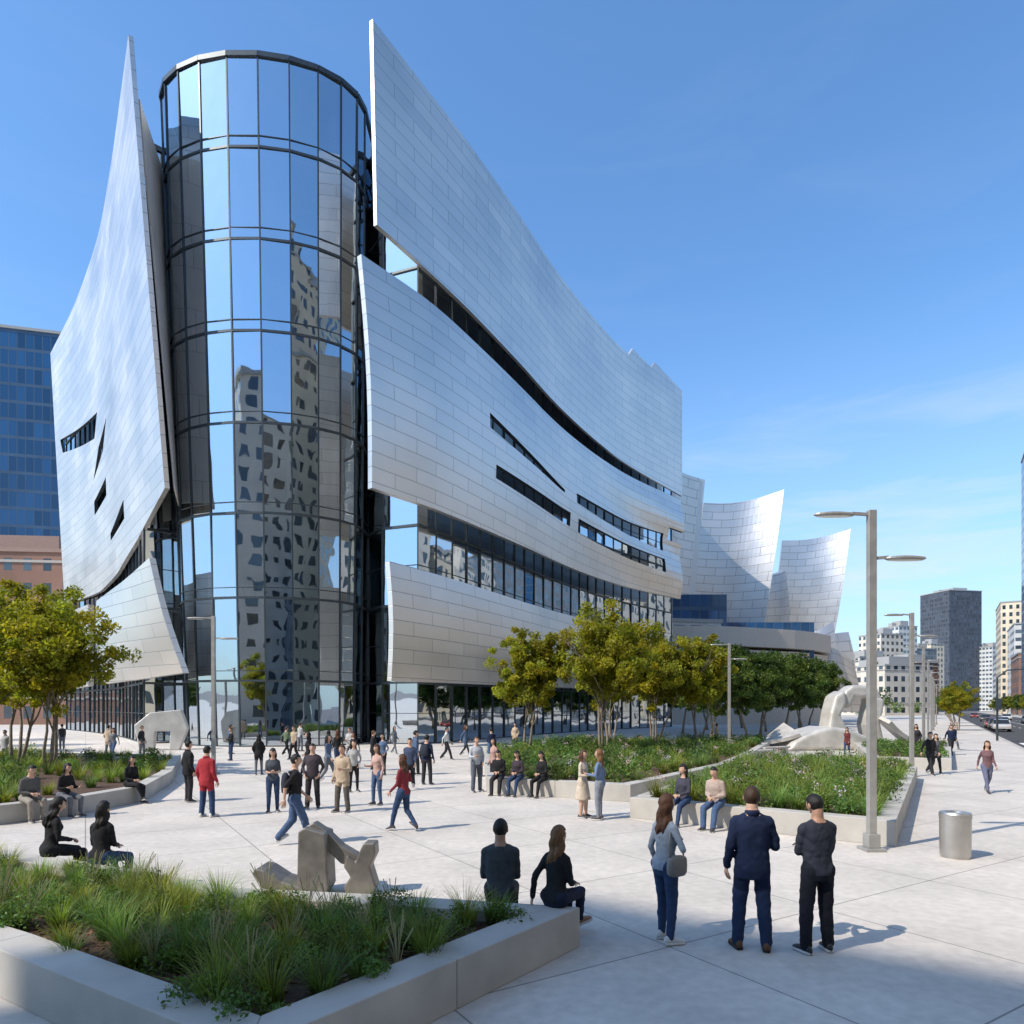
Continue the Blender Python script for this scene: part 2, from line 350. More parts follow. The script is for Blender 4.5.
def person(name,x,y,psi,H=1.72,pose='stand',arms='down',top=(.05,.05,.06),bot=(.04,.06,.12),hair=(.03,.02,.015),hs='short',skin=(.50,.31,.22),
           sleeves='long',fem=False,jacket=False,lod=.024,seat=0.45,z0=0,lean=0.0,hp=0.0,hy=0.0,shoes=(.05,.04,.04),sole=(.5,.5,.5),bag=None,seed=0,cross=False,dress=False,phone=False,ph=1):
    rr=random.Random(seed+int(x*100)); s=H/1.75
    E=empty(name,(x,y,z0),-math.radians(psi),s); V=Vector
    pz=.925
    if pose=='walk': pz=.895
    if pose=='sit': pz=seat/s+.095
    P=V((0,0,pz)); TR=Matrix.Rotation(-lean,3,'X')
    def tp(a,b,c): return P+TR@V((a,b,c-.92))
    hx=.092; hipL,hipR=V((-hx,0,pz)),V((hx,0,pz))
    yaws=[-.2,.2]; pit=[0,0]
    if pose=='stand':
        d=rr.uniform(-.05,.05); q=.115 if fem else .145; aL=V((-q,d,.08)); aR=V((q,-d+.02,.08)); poles=(V((-.1,1,0)),V((.1,1,0)))
    elif pose=='walk':
        f=V((.07*ph,.27,.095)); b=V((-.07*ph,-.30,.15)); yaws=[-.08,.08]
        aR,aL=(f,b) if ph>0 else (b,f); poles=(V((0,1,0)),)*2
        pit=[-.55,.2] if ph>0 else [.2,-.55]
    else:
        aL=V((-.12,.44+rr.uniform(-.06,.06),.08)); aR=V((.12,.44+rr.uniform(-.08,.06),.08)); poles=(V((-.15,.8,1)),V((.15,.8,1)))
        if cross: aR=V((-.06,.55,.17)); pit=[0,-.2]
    kL,aL=ik(hipL,aL,.43,.41,poles[0]); kR,aR=ik(hipR,aR,.43,.41,poles[1])
    shw=.145 if fem else .168
    SL,SR=tp(-shw,0,1.372),tp(shw,0,1.372)
    def arm(S,sd,kind):
        pole=V((sd*.3,-1,0))
        if kind=='down': W=S+V((.085*sd,.06,-.495))
        elif kind=='fwd': W=S+V((.04*sd,.22,-.45)); pole=V((0,-1,-.2))
        elif kind=='back': W=S+V((.06*sd,-.20,-.46)); pole=V((0,-1,0))
        elif kind=='phone': W=V((.07*sd,.29,S.z-.27)); pole=V((sd*.5,-.6,-1))
        elif kind=='pocket': W=S+V((.03*sd,.09,-.45)); pole=V((sd*.9,-1,0))
        elif kind=='lap': W=V((.06*sd,.27,pz+.13)); pole=V((sd*.6,-.8,-.4))
        elif kind=='talk': W=S+V((.02*sd,.26,-.24)); pole=V((sd*.4,-.5,-1))
        elif kind=='strap': W=S+V((-.06*sd,.13,-.17)); pole=V((sd*.7,0,-1))
        elif kind=='rear': W=S+V((.10*sd,-.16,-.47)); pole=V((sd*.2,-1,0))
        return ik(S,W,.28,.25,pole)
    if isinstance(arms,str): arms=(arms,arms)
    if pose=='walk' and arms==('down','down'): arms=('fwd','back') if ph>0 else ('back','fwd')
    eL,wL=arm(SL,-1,arms[0]); eR,wR=arm(SR,1,arms[1])
    mb=MB(); N=20
    if fem: prof=[(.80,.13,.10,-.01),(.88,.172,.122,-.015),(.96,.158,.112,-.008),(1.06,.126,.092,0),(1.18,.137,.102,.006),(1.27,.15,.118,.016),(1.34,.155,.10,.004),(1.39,.138,.080,-.004),(1.425,.095,.066,-.006),(1.46,.056,.056,-.002),(1.53,.047,.05,.01)]
    else: prof=[(.80,.145,.105,-.005),(.88,.170,.122,-.01),(.96,.163,.116,0),(1.06,.158,.112,.005),(1.18,.170,.116,.007),(1.30,.186,.120,.006),(1.36,.182,.104,.0),(1.405,.160,.086,-.006),(1.44,.110,.074,-.008),(1.475,.066,.064,-.002),(1.54,.057,.06,.01)]
    if jacket: prof=[(.77,.188,.135,0),(.80,.190,.137,0)]+[(z,rx+.016,ry+.014,yo) if z<1.40 else (z,rx+.004,ry+.004,yo) for z,rx,ry,yo in prof if z>.8]
    R=[]
    for z,rx,ry,yo in prof:
        R.append([tp(rx*math.copysign(abs(math.cos(2*math.pi*k/N))**.9,math.cos(2*math.pi*k/N)),yo+ry*math.copysign(abs(math.sin(2*math.pi*k/N))**.9,math.sin(2*math.pi*k/N)),z) for k in range(N)])
    mb.rings(R)
    if dress:
        R=[]
        for q in range(6):
            t=q/5; cz=pz+.05-t*.50; R.append([V(((.16+.07*t)*math.cos(2*math.pi*k/N),(.12+.09*t)*math.sin(2*math.pi*k/N),cz)) for k in range(N)])
        mb.rings(R[::-1])
    g=.010 if jacket else .005
    tr=.022 if not fem else .005
    bones=[]
    def limb(a,b,ra,rb,reg): mb.capsule(a,b,ra,rb,14); bones.append((a,b,ra,rb,reg))
    legreg='skin' if dress else 'bot'
    for h_,k_,a_ in ((hipL,kL,aL),(hipR,kR,aR)):
        limb(h_,k_,.095,.064+tr*.6,'bot'); limb(k_,a_,.062+tr*.6,.042+tr,legreg)
        c=k_.lerp(a_,.3); ax=(a_-k_).normalized(); bk=V((0,-1,0)); bk=(bk-ax*bk.dot(ax)).normalized(); mb.capsule(c-ax*.06+bk*.012,c+ax*.08+bk*.010,.052+tr*.5,.042+tr*.6,12)
        if pose!='sit': mb.capsule(h_+V((0,-.035,.0)),h_.lerp(k_,.25)+V((0,-.02,0)),.088,.078,12)
        else: mb.capsule(h_+V((0,-.03,.01)),h_.lerp(k_,.3)+V((0,0,.0)),.098,.088,12)
    sreg='skin' if sleeves=='short' else 'top'
    aw=.044 if fem else .053
    for sd,S,e,w in ((-1,SL,eL,wL),(1,SR,eR,wR)):
        limb(S,e,aw+g,aw*.78+g,'top'); limb(e,w,aw*.76+(g if sreg=='top' else 0),.027+(g if sreg=='top' else 0),sreg)
        limb(S+V((0,0,.004)),tp(sd*.045,-.008,1.438),aw*.88+g,.040,'top')
    hem=(.80 if jacket else .88)
    if dress: hem=.5
    if jacket: 
        for q in (-.09,0,.09): bones.append((tp(q,0,.74),tp(q,0,.95),.12,.12,'top'))
    else: bones.append((tp(0,0,.78),tp(0,0,hem-.06),.13,.13,'bot'))
    bones.append((tp(0,0,hem+.04),tp(0,0,1.30),.13,.15,'top')); bones.append((tp(0,0,1.47),tp(0,0.01,1.56),.075,.075,'skin'))
    tmp=mb.build('tmp_body',[CONC])
    md=tmp.modifiers.new('r','REMESH'); md.mode='VOXEL'; md.voxel_size=lod; md.adaptivity=0
    sm=tmp.modifiers.new('s','SMOOTH'); sm.factor=.5; sm.iterations=7 if lod<.017 else 3
    dg=bpy.context.evaluated_depsgraph_get(); me=bpy.data.meshes.new_from_object(tmp.evaluated_get(dg))
    bpy.data.objects.remove(tmp)
    me.name='body'; me.materials.clear()
    TM,BM=cloth(top),cloth(bot); SK=simple('skin',skin,.55,0,nscale=20,namt=.06); HM=hairmat(hair)
    for m in (TM,BM,SK): me.materials.append(m)
    nf=len(me.polygons); C=np.empty(nf*3); me.polygons.foreach_get('center',C); C=C.reshape(-1,3)
    best=np.full(nf,1e9); idx=np.zeros(nf,int); rm={'top':0,'bot':1,'skin':2}
    for a,b,ra,rb,reg in bones:
        a_=np.array(a);b_=np.array(b);ab=b_-a_; t=np.clip(((C-a_)@ab)/max(1e-9,ab@ab),0,1)
        dist=np.linalg.norm(C-(a_+t[:,None]*ab),axis=1)-(ra+(rb-ra)*t)
        k=dist<best; best[k]=dist[k]; idx[k]=rm[reg]
    me.polygons.foreach_set('material_index',idx.astype(np.int32)); me.polygons.foreach_set('use_smooth',[True]*nf)
    if lod<.021:
        so=rr.uniform(0,50); amp=.010 if lod<.017 else .007
        skinv=set()
        for p in me.polygons:
            if p.material_index==2: skinv.update(p.vertices)
        nrm=[v.normal.copy() for v in me.vertices]
        for v in me.vertices:
            if v.index in skinv: continue
            c=v.co; f=noise.noise(V((c.x*4+so,c.y*4,c.z*8+c.x*7)))+.5*noise.noise(V((c.x*10+so,c.y*10,c.z*17-c.x*11)))
            v.co=c+nrm[v.index]*(abs(f)*1.4-.3)*amp
    o=bpy.data.objects.new('body',me); COL.objects.link(o); o.parent=E
    hb=MB()
    for S,e,w,sd,kind in ((SL,eL,wL,-1,arms[0]),(SR,eR,wR,1,arms[1])):
        d=(w-e).normalized()
        pn=V((-sd,0,0)) if kind in('down','fwd','back','pocket') else (V((-sd*.6,.1,.8)) if kind in('phone','talk') else V((-.2*sd,.2,-1)))
        if kind=='phone': d=(d+V((-sd*.5,0,.2))).normalized()
        hand(hb,w,d,pn,-sd,0.42 if kind!='phone' else .75,.95 if fem else 1.05, 6)
    hb.build('hands',[SK],E,smooth=True,recalc=True)
    sb=MB(); shoe(sb,aL,yaws[0],pit[0]); shoe(sb,aR,yaws[1],pit[1])
    sb.build('shoes',[simple('shoe_leather',shoes,.5),simple('shoe_sole',sole,.7)],E,smooth=True,recalc=True)
    HR=TR@Matrix.Rotation(-hy,3,'Z')@Matrix.Rotation(-hp,3,'X'); HC=tp(0,.012,1.585)+HR@V((0,.012,.045))
    nu,nv=28,22; vs=[]
    hw=.076 if fem else .081
    for a,b,c in head_verts(nu,nv):
        X,Y,Z=a*hw,b*.096,c*.118
        if c<0:
            q=(-c)**1.3; X*=1-.30*q; Y*=1-.18*q if b>0 else 1-.42*q
            if b>0: Y+=.012*q*math.exp(-(a/.5)**2)
        if b>0:
            Y+=.024*math.exp(-(a/.16)**2-((c+.18)/.17)**2)+.010*math.exp(-(a/.13)**2-((c-.02)/.2)**2)
            Y-=.011*(math.exp(-((a-.38)/.2)**2-((c-.06)/.13)**2)+math.exp(-((a+.38)/.2)**2-((c-.06)/.13)**2))
            Y+=.004*math.exp(-(a/.3)**2-((c+.5)/.08)**2)
        vs.append(HC+HR@V((X,Y,Z)))
    fs=[(j*nu+k,j*nu+(k+1)%nu,(j+1)*nu+(k+1)%nu,(j+1)*nu+k) for j in range(nv) for k in range(nu)]
    hb=MB(); hb.add(vs,fs,0)
    for sd in (-1,1):
        hb.ellipsoid(HC+HR@V((sd*(hw+.004),-.005,-.008)),(.010,.020,.031),HR,8,6,0)
        hb.ellipsoid(HC+HR@V((sd*.029,.0745,.008)),(.013,.012,.009),HR,10,6,1)
        hb.ellipsoid(HC+HR@V((sd*.029,.082,.008)),(.0065,.006,.0065),HR,8,6,2)
        hb.ellipsoid(HC+HR@V((sd*.030,.083,.030)),(.018,.007,.004),HR,8,5,4)
    hb.ellipsoid(HC+HR@V((0,.089,-.058)),(.022,.008,.0075),HR,10,6,3)
    hb.capsule(tp(0,-.004,1.43),HC+HR@V((0,-.018,-.05)),.052 if fem else .062,.050 if fem else .060,14,0)
    hb.build('head',[SK,EYEW,EYED,LIP,HM],E,smooth=True)
    if jacket and not fem:
        q=MB()
        q.rings([[tp(r_*math.cos(u),r_*1.0*math.sin(u)-.004,zq-.012*math.sin(u)) for u in [2*math.pi*k/20 for k in range(20)]] for zq,r_ in ((1.435,.090),(1.475,.078),(1.495,.075),(1.49,.068),(1.44,.07))])
        q.build('collar',[TM],E,smooth=True,recalc=True)
    if hs!='bald':
        hh=MB(); nu2,nv2=56,30; vs=[];keep=[]; so=rr.uniform(0,30)
        for a,b,c in head_verts(nu2,nv2):
            phi=math.atan2(b,a)
            k=1.10+.035*noise.noise(V((a*3+so,b*3,c*3)))+.012*math.sin(phi*17+c*3)
            if hs=='short': k=(1.055+.012*noise.noise(V((a*4+so,b*4,c*4))) if c>.1 else (1.045 if c>-.1 else 1.02))
            X,Y,Z=a*hw*k,b*.098*k-.004,c*.118*k
            if hs=='long' and c<0.05:
                drop=(.05-c)/1.05; r0=max(.12,math.sqrt(a*a+b*b)); wv=.012*math.sin(drop*11+phi*2+so)+.010*math.sin(phi*9+so)*drop
                X=(a/r0)*(hw*1.13+.022*drop-.012*drop*drop+wv); Y=(b/r0)*(.104+wv-.03*drop)-.026*drop-.004
                if drop>.9: X*=1-(drop-.9)*6; Y=Y*(1-(drop-.9)*3)-.0
                Z=.05*.12-drop*(.36+.025*math.sin(phi*7+so)+.012*math.sin(phi*19))
                if b>-.1: Y=min(Y,.04)
                if b<0 and drop>.45: Y-=.012
            elif c<0:
                q=(-c)**1.3; X*=1-.28*q; Y*=1-.40*q
            vs.append(HC+HR@V((X,Y,Z)))
        for j in range(nv2):
            for k_ in range(nu2):
                th=math.pi*(j+.5)/nv2-math.pi/2; aa=2*math.pi*(k_+.5)/nu2
                b=math.cos(th)*math.sin(aa); c=math.sin(th)
                if hs=='long': ok=not (b>.22 and c<.56+.08*math.sin(aa*3))
                else: ok= c>(-.46 if b<-.15 else (-.06 if b<.2 else .54))
                if ok: keep.append((j*nu2+k_,j*nu2+(k_+1)%nu2,(j+1)*nu2+(k_+1)%nu2,(j+1)*nu2+k_))
        hh.add(vs,keep,0)
        ho=hh.build('hair',[HM],E,smooth=True)
        so_=ho.modifiers.new('s','SOLIDIFY'); so_.thickness=.012 if hs=='long' else .006; so_.offset=0
    if phone:
        q=MB(); c=(wL+wR)/2+V((0,.10,.03)); q.box(c,(.037,.005,.075),(V((1,0,0)),V((0,.5,.86)).normalized(),V((0,-.86,.5)).normalized())); q.build('phone',[simple('phone_black',(.01,.01,.012),.15)],E,bevel=.003)
    if bag=='shoulder':
        BMt=simple('leather_bag',(.20,.18,.16),.5)
        q=MB(); c=V((shw+.08,-.02,.95)); R=[]
        for t,w,hh_ in ((-.05,.10,.09),(-.03,.13,.12),(.03,.13,.12),(.05,.10,.09)):
            R.append([c+V((t,w*math.copysign(abs(math.cos(u))**.5,math.cos(u)),hh_*math.copysign(abs(math.sin(u))**.5,math.sin(u)))) for u in [2*math.pi*k/16 for k in range(16)]])
        q.rings(R); q.tube([c+V((0,.1,.11)),tp(shw+.03,.07,1.25),tp(shw-.05,.02,1.445),tp(shw+.02,-.08,1.25),c+V((0,-.1,.11))],[.01]*5,6); q.build('shoulder_bag',[BMt],E,smooth=True,recalc=True)
    if bag=='back':
        q=MB(); R=[]
        for zz,w,d in ((1.0,.11,.04),(1.04,.14,.075),(1.2,.15,.085),(1.34,.135,.07),(1.40,.09,.03)):
            R.append([tp(w*math.copysign(abs(math.cos(u))**.6,math.cos(u)),-.17+d*math.sin(u),zz) for u in [2*math.pi*k/16 for k in range(16)]])
        q.rings(R)
        for sd in (-1,1): q.tube([tp(sd*.1,-.12,1.40),tp(sd*.11,0,1.45),tp(sd*.12,.12,1.36),tp(sd*.13,.12,1.15),tp(sd*.12,-.1,1.05)],[.014]*5,6)
        q.build('backpack',[cloth((.03,.035,.05))],E,smooth=True,recalc=True)
    return E

BLK=(.018,.018,.02); NAVY=(.015,.025,.06); JEAN=(.03,.055,.12); JEAN2=(.06,.10,.19); GRY=(.13,.14,.16); BEI=(.42,.33,.24); WHT=(.6,.6,.58); RED=(.33,.03,.04); DK=(.03,.03,.035)
BR=(.07,.03,.014); LBR=(.16,.08,.035); BK=(.012,.01,.009)
FG=.013
person('woman_standing',1.77,7.88,62,1.70,arms=('down','strap'),top=(.24,.28,.33),bot=JEAN,hair=BR,hs='long',fem=True,lod=FG,shoes=WHT,sole=WHT,bag='shoulder',hp=.05,seed=1)
person('man_standing',2.68,7.62,8,1.82,arms=('down','talk'),top=(.012,.02,.05),bot=(.025,.04,.085),hair=(.045,.024,.012),jacket=True,lod=FG,shoes=(.12,.05,.02),sole=(.03,.02,.02),hy=.35,seed=2)
person('man_standing',3.37,7.53,-8,1.75,arms='phone',top=(.028,.032,.045),bot=(.012,.013,.02),hair=BK,lod=FG,shoes=(.02,.02,.025),sole=(.55,.55,.55),hp=.45,phone=True,hy=-.2,seed=3,skin=(.36,.2,.13))
person('man_sitting',-.14,8.02,2,1.78,'sit','lap',top=(.05,.058,.068),bot=DK,hair=BK,lod=FG,lean=.08,hy=.3,seed=4,skin=(.36,.2,.13))
person('woman_sitting',.50,7.80,42,1.70,'sit',('rear','lap'),top=BLK,bot=(.02,.025,.05),hair=LBR,hs='long',fem=True,lod=FG,lean=.05,hy=.1,seed=5,cross=True,shoes=(.25,.12,.06))
person('woman_sitting',-7.05,10.42,40,1.68,'sit','lap',top=BLK,bot=BLK,hair=BK,hs='long',fem=True,lod=.016,lean=.12,hp=.2,seed=6)
person('woman_sitting',-5.98,9.93,10,1.68,'sit','lap',top=BLK,bot=JEAN,hair=BK,hs='long',fem=True,lod=.016,lean=.05,seed=7)
person('man_walking',-4.28,13.46,70,1.82,'walk',top=BLK,bot=JEAN2,hair=BK,sleeves='short',lod=.016,ph=1,bag='back',shoes=WHT,sole=WHT)
person('woman_walking',-2.39,15.0,-62,1.70,'walk',('fwd','strap'),top=(.20,.03,.04),bot=JEAN,hair=BR,hs='long',fem=True,lod=.016,ph=-1)
person('man_standing',-7.56,16.9,15,1.76,top=RED,bot=JEAN,hair=BK,jacket=True,lod=.02,shoes=WHT,sole=WHT)
person('man_standing',-9.3,19.6,40,1.76,top=BLK,bot=DK,hair=BK,jacket=True,lod=.02)
person('woman_standing',-6.2,17.7,160,1.66,arms='phone',top=(.07,.08,.1),bot=JEAN,hair=BK,hs='long',fem=True,sleeves='short',lod=.02,hp=.3)
person('man_standing',-5.37,18.4,175,1.74,arms='pocket',top=(.06,.05,.06),bot=DK,hair=BK,lod=.02)
person('man_standing',-4.39,17.7,200,1.74,arms=('talk','down'),top=BEI,bot=(.10,.09,.08),hair=BR,jacket=True,lod=.02)
person('woman_standing',-3.75,19.0,215,1.68,arms=('down','talk'),top=(.45,.3,.26),bot=JEAN2,hair=BR,hs='long',fem=True,lod=.02)
person('man_walking',-3.36,22.5,180,1.74,'walk',top=(.05,.07,.12),bot=DK,hair=BK,lod=.022)
person('man_standing',-3.0,24.0,20,1.76,top=NAVY,bot=DK,hair=BK,lod=.022,bag='back')
person('man_walking',-3.4,35.5,90,1.74,'walk',top=WHT,bot=DK,hair=BK,lod=.03)
person('man_standing',-1.15,22.0,150,1.78,arms=('pocket','talk'),top=(.45,.47,.5),bot=(.10,.11,.14),hair=BR,lod=.022)
person('woman_standing',-.62,23.4,230,1.66,top=(.4,.25,.22),bot=DK,hair=BK,hs='long',fem=True,lod=.022)
person('woman_standing',1.74,16.8,120,1.66,arms='talk',top=(.55,.47,.38),bot=(.5,.42,.33),hair=BR,hs='long',fem=True,lod=.018,dress=True)
person('woman_standing',2.12,16.5,-60,1.70,arms=('talk','down'),top=(.14,.20,.32),bot=(.2,.22,.26),hair=LBR,hs='long',fem=True,lod=.018)
person('woman_sitting',3.98,15.82,225,1.68,'sit','lap',top=(.05,.05,.07),bot=JEAN,hair=BK,hs='long',fem=True,lod=.018,hy=.4,seat=.5)
person('man_sitting',4.60,15.33,220,1.72,'sit','lap',top=(.38,.3,.26),bot=JEAN2,hair=BK,lod=.018,lean=.2,seat=.5)
for i,(a,b,t) in enumerate(((-.40,21.42,BLK),(.20,21.15,(.05,.04,.05)),(.95,20.85,BLK))):
    person('person_sitting',a,b,195+i*12,1.7,'sit','lap',top=t,bot=(DK,JEAN,BLK)[i],hair=BK,hs=('short','long','long')[i],fem=i>0,lean=.12,hp=.2,seat=.5)
person('man_sitting',-11.6,16.35,118,1.74,'sit','lap',top=(.1,.1,.1),bot=(.25,.23,.2),hair=BK,lean=.25,lod=.02)
person('woman_sitting',-11.15,17.0,110,1.68,'sit','talk',top=BLK,bot=GRY,hair=BK,hs='long',fem=True,lean=.15,lod=.02)
person('woman_sitting',-10.9,19.5,120,1.68,'sit','lap',top=BLK,bot=BLK,hair=BK,hs='long',fem=True,lean=.1,cross=True,lod=.02)
person('woman_walking',15.1,21.7,195,1.68,'walk',top=(.16,.09,.10),bot=(.12,.13,.2),hair=BR,hs='long',fem=True,lod=.02)
person('man_walking',16.9,27.6,180,1.76,'walk',top=BLK,bot=DK,hair=BK)
person('woman_walking',17.5,28.2,185,1.66,'walk',top=(.1,.1,.12),bot=DK,hair=BK,hs='long',fem=True,ph=-1)
person('man_walking',25.2,39.2,190,1.76,'walk',top=NAVY,bot=DK,hair=BK)
person('woman_walking',33.5,52,190,1.7,'walk',top=(.2,.2,.2),bot=DK,hair=BK,hs='long',fem=True)
cols=[BLK,NAVY,(.12,.03,.03),GRY,(.4,.4,.39),BEI,DK,(.08,.12,.2),BLK,(.12,.16,.1),GRY,DK]
extra=[(-20.4,37.6),(-21.6,37.0),(-22.6,38.2),(-29,44),(-16.5,40),(-9.0,33.5),(-8.2,34.5),(-7.2,31),(-6.0,29.5),(-7.6,29.8),(-5.2,27.5),(-11.5,36),(-3.9,27.5),(-2.6,38),(-14.4,35),
 (-6.6,24.5),(-5.1,22.0),(-7.9,26.5),(-1.0,33),(-12.9,39),(13.2,44),(18.9,38.5),(22.5,38),(23,50),(-24.5,33),(28.5,44),(-10.2,27.5),(-18.2,41.5),(-13.2,42.5),(-6.9,40),(0.2,44)]
for i,(a,b) in enumerate(extra):
    r=random.Random(i+50); f=r.random()<.45
    person(('woman' if f else 'man')+('_walking' if i%2 else '_standing'),a,b,r.uniform(0,360),r.uniform(1.62,1.8),'walk' if i%2 else 'stand',r.choice(['down','pocket','phone']) if i%2==0 else 'down',
       top=r.choice(cols),bot=r.choice([DK,JEAN,BLK,GRY,JEAN2]),hair=r.choice([BK,BR,BK]),hs='long' if f else 'short',fem=f,lod=.032,ph=r.choice([1,-1]),jacket=r.random()<.4,seed=i)
for i,(a,b) in enumerate(((-21.2,50.0),(-20.3,49.6),(-19.5,49.5),(-18.6,49.6))):
    person('person_on_balcony',a,b,180+i*15,1.72,arms='talk',top=((.3,.05,.04),WHT,BLK,(.3,.1,.06))[i],bot=DK,hair=BK,lod=.035,z0=10.42)

# ================================================================= MAIN BUILDING
BLD=empty('steel_and_glass_building')
R0=[(-9,44.1),(-6.5,48.2),(-3.3,53.7),(.7,61.4),(4.9,69.9),(10.2,79),(14.8,85.7),(24.1,96.7)]
L0=[(-25.4,45.2),(-28.6,49.8),(-33.1,56.2),(-39.3,64.6),(-47.5,74.2),(-56.4,83.4)]
LB=[(-23.2,45.6),(-27.0,50.4),(-32,56.8),(-38.5,65.2),(-46.5,74.8),(-55,83.9)]
def steel_panel(name,top,bot,ztop,zbot,th,side,n=64,m=10,bulge=0.0,slots=(),mat=None,parent=BLD,wave=0.0):
    T,LT=resample(top,n); B,LBt=resample(bot,n); NT=normals(T)
    vo=[];vi=[]
    for i in range(n+1):
        u=i/n
        for j in range(m+1):
            v=j/m; p=B[i].lerp(T[i],v); inn=NT[i]*side
            p=p-inn*(bulge*math.sin(math.pi*v)+wave*math.sin(math.pi*v)*max(0,u-.45)*math.sin(9*v+7*u))
            z=interp(zbot,u)+(interp(ztop,u)-interp(zbot,u))*v
            vo.append(Vector((p.x,p.y,z))); vi.append(Vector((p.x+inn.x*th,p.y+inn.y*th,z)))
    K=m+1; mb=MB(); base=len(vo); vs=vo+vi; fs=[];uv=[]
    def U(i,j): return (LT*i/n, vo[i*K+j].z)
    for i in range(n):
        for j in range(m):
            f=(i*K+j,(i+1)*K+j,(i+1)*K+j+1,i*K+j+1); u=[U(i,j),U(i+1,j),U(i+1,j+1),U(i,j+1)]
            if side<0: f=f[::-1];u=u[::-1]
            fs.append(f);uv.append(u)
            f2=tuple(base+k for k in f[::-1]); fs.append(f2);uv.append(u[::-1])
    for i in range(n):
        for j in (0,m):
            a,b=i*K+j,(i+1)*K+j; f=(a,base+a,base+b,b) if (j==0)==(side>0) else (b,base+b,base+a,a)
            fs.append(f); uv.append([(LT*i/n,0.4),(LT*i/n,.4+th*.3),(LT*(i+1)/n,.4+th*.3),(LT*(i+1)/n,.4)])
    for j in range(m):
        for i in (0,n):
            a,b=i*K+j,i*K+j+1; f=(a,b,base+b,base+a) if (i==0)==(side>0) else (b,a,base+a,base+b)
            fs.append(f); uv.append([(0.3,vo[a].z),(.3,vo[b].z),(1.0,vo[b].z),(1.0,vo[a].z)])
    mb.add(vs,fs,0,uv); o=mb.build(name,[mat or STEEL,FRAME],parent,recalc=True)
    for sl in slots:
        q=MB(); A=[];Bp=[]
        for s_,z in sl:
            x=s_/LT*n; i=min(int(x),n-1); p=T[i].lerp(T[i+1],x-i); nn=NT[i]*side
            A.append((p.x-nn.x*3,p.y-nn.y*3,z)); Bp.append((p.x+nn.x*(th+2),p.y+nn.y*(th+2),z))
        k=len(sl); q.add(A+Bp,[tuple(range(k)),tuple(range(2*k-1,k-1,-1))]+[(i,i+k,(i+1)%k+k,(i+1)%k) for i in range(k)],1)
        c=q.build('cutter',[STEEL,FRAME],recalc=True)
        md=o.modifiers.new('bool','BOOLEAN'); md.object=c; md.operation='DIFFERENCE'; md.solver='EXACT'
        dg=bpy.context.evaluated_depsgraph_get(); me=bpy.data.meshes.new_from_object(o.evaluated_get(dg))
        o.modifiers.clear(); o.data=me; bpy.data.objects.remove(c)
    return o
topA=[(0,47.2),(.1,47.0),(.55,47.0),(.775,47.0),(.776,48.2),(.86,47.6),(.861,48.8),(1,47.6)]
botA=[(-8.8,44.5)]+R0[1:]
steel_panel('upper_steel_panel',R0,botA,topA,[34.2,33.9,33.6,33.3,33.0,32.7],.28,1)
RB=[(-9.5,43.0)]+[tuple(p) for p in offset(R0,-.9)[1:-1]]+[(23.2,94.0)]
RBb=[(-8.9,43.4)]+RB[1:]
def band(s0,s1,z0a,z0b,z1a,z1b,k=6):
    lo=[(s0+(s1-s0)*i/k,z0a+(z0b-z0a)*i/k) for i in range(k+1)]; hi=[(s0+(s1-s0)*i/k,z1a+(z1b-z1a)*i/k) for i in range(k,-1,-1)]
    return lo+hi
slotsB=[band(13.5,29,24.9,24.1,26.1,24.4),band(14.5,30.5,21.2,21.1,22.3,22.5),band(32,56,23.9,23.5,24.9,25.8),band(32.5,56,21.0,20.6,22.4,22.4),band(57.2,61,25.2,25.2,26.8,26.8,2)]
steel_panel('middle_steel_panel',RB,RBb,[31.3,30.9,30.6,30.8,31.2,31.4],[16.7,16.8,17.0,17.2,17.5,17.7],.4,1,slots=slotsB,bulge=.35,m=16,wave=.9)
RC=[(-8.1,45.1),(-5.8,48.6),(-2.7,54.1),(1.3,61.7),(5.5,70.0),(10.8,79.0),(15.2,85.2)]
RCb=[(-8.0,45.3)]+RC[1:]
steel_panel('lower_steel_panel',RC,RCb,[12.4,12.3,12.2,12.3,12.5,12.8],[4.5,4.6,4.7,4.9,5.1],.4,1,bulge=.25)
slotsL=[[(27,31.9),(29,29.9),(45.5,33.0),(46.5,34.8)],[(22,29.8),(24.6,27.4),(30.5,26.0),(27,28.4)],[(23.5,24.6),(30.5,23.9),(30.5,22.5),(23.5,22.9)],[(14,20.2),(22,19.0),(22,18.3),(14,18.6)]]
steel_panel('left_steel_panel',L0,LB,[47.3,47,47,47,46.6,46],[17.4,15.8,14.8,14.5,15,15.5],.3,-1,slots=slotsL)
steel_panel('lower_left_steel_panel',[(-24.6,46.3),(-28.2,49.8),(-33.0,54.2)],[(-22.4,46.5),(-27.0,49.8),(-32.2,53.6)],[12.9,12,11.2],[5.1,4.8,4.6],.4,-1,n=20,m=8,bulge=.2)
steel_panel('lower_far_left_steel_panel',[(-36,58),(-46,70.5),(-55.5,82.5)],[(-36,58),(-46,70.5),(-55.5,82.5)],[11.5,12.5,13],[4.6,4.6,4.6],.4,-1,n=20,m=6)
mb=MB()
fa=Vector((-22.75,46.1,17.6)); fb=Vector((-24.95,45.75,43.5)); ga=Vector((-25.3,52.2,17.6)); gb=Vector((-26.6,52.2,43.5)); K=12
vs=[];fs=[];uvs=[]
for i in range(K+1):
    t=i/K; a=fa.lerp(fb,t); b=ga.lerp(gb,t)
    for q in range(3): vs.append(a.lerp(b,q/2))
    for q in range(3): vs.append(a.lerp(b,q/2)+Vector((-.12,0.02,0)))
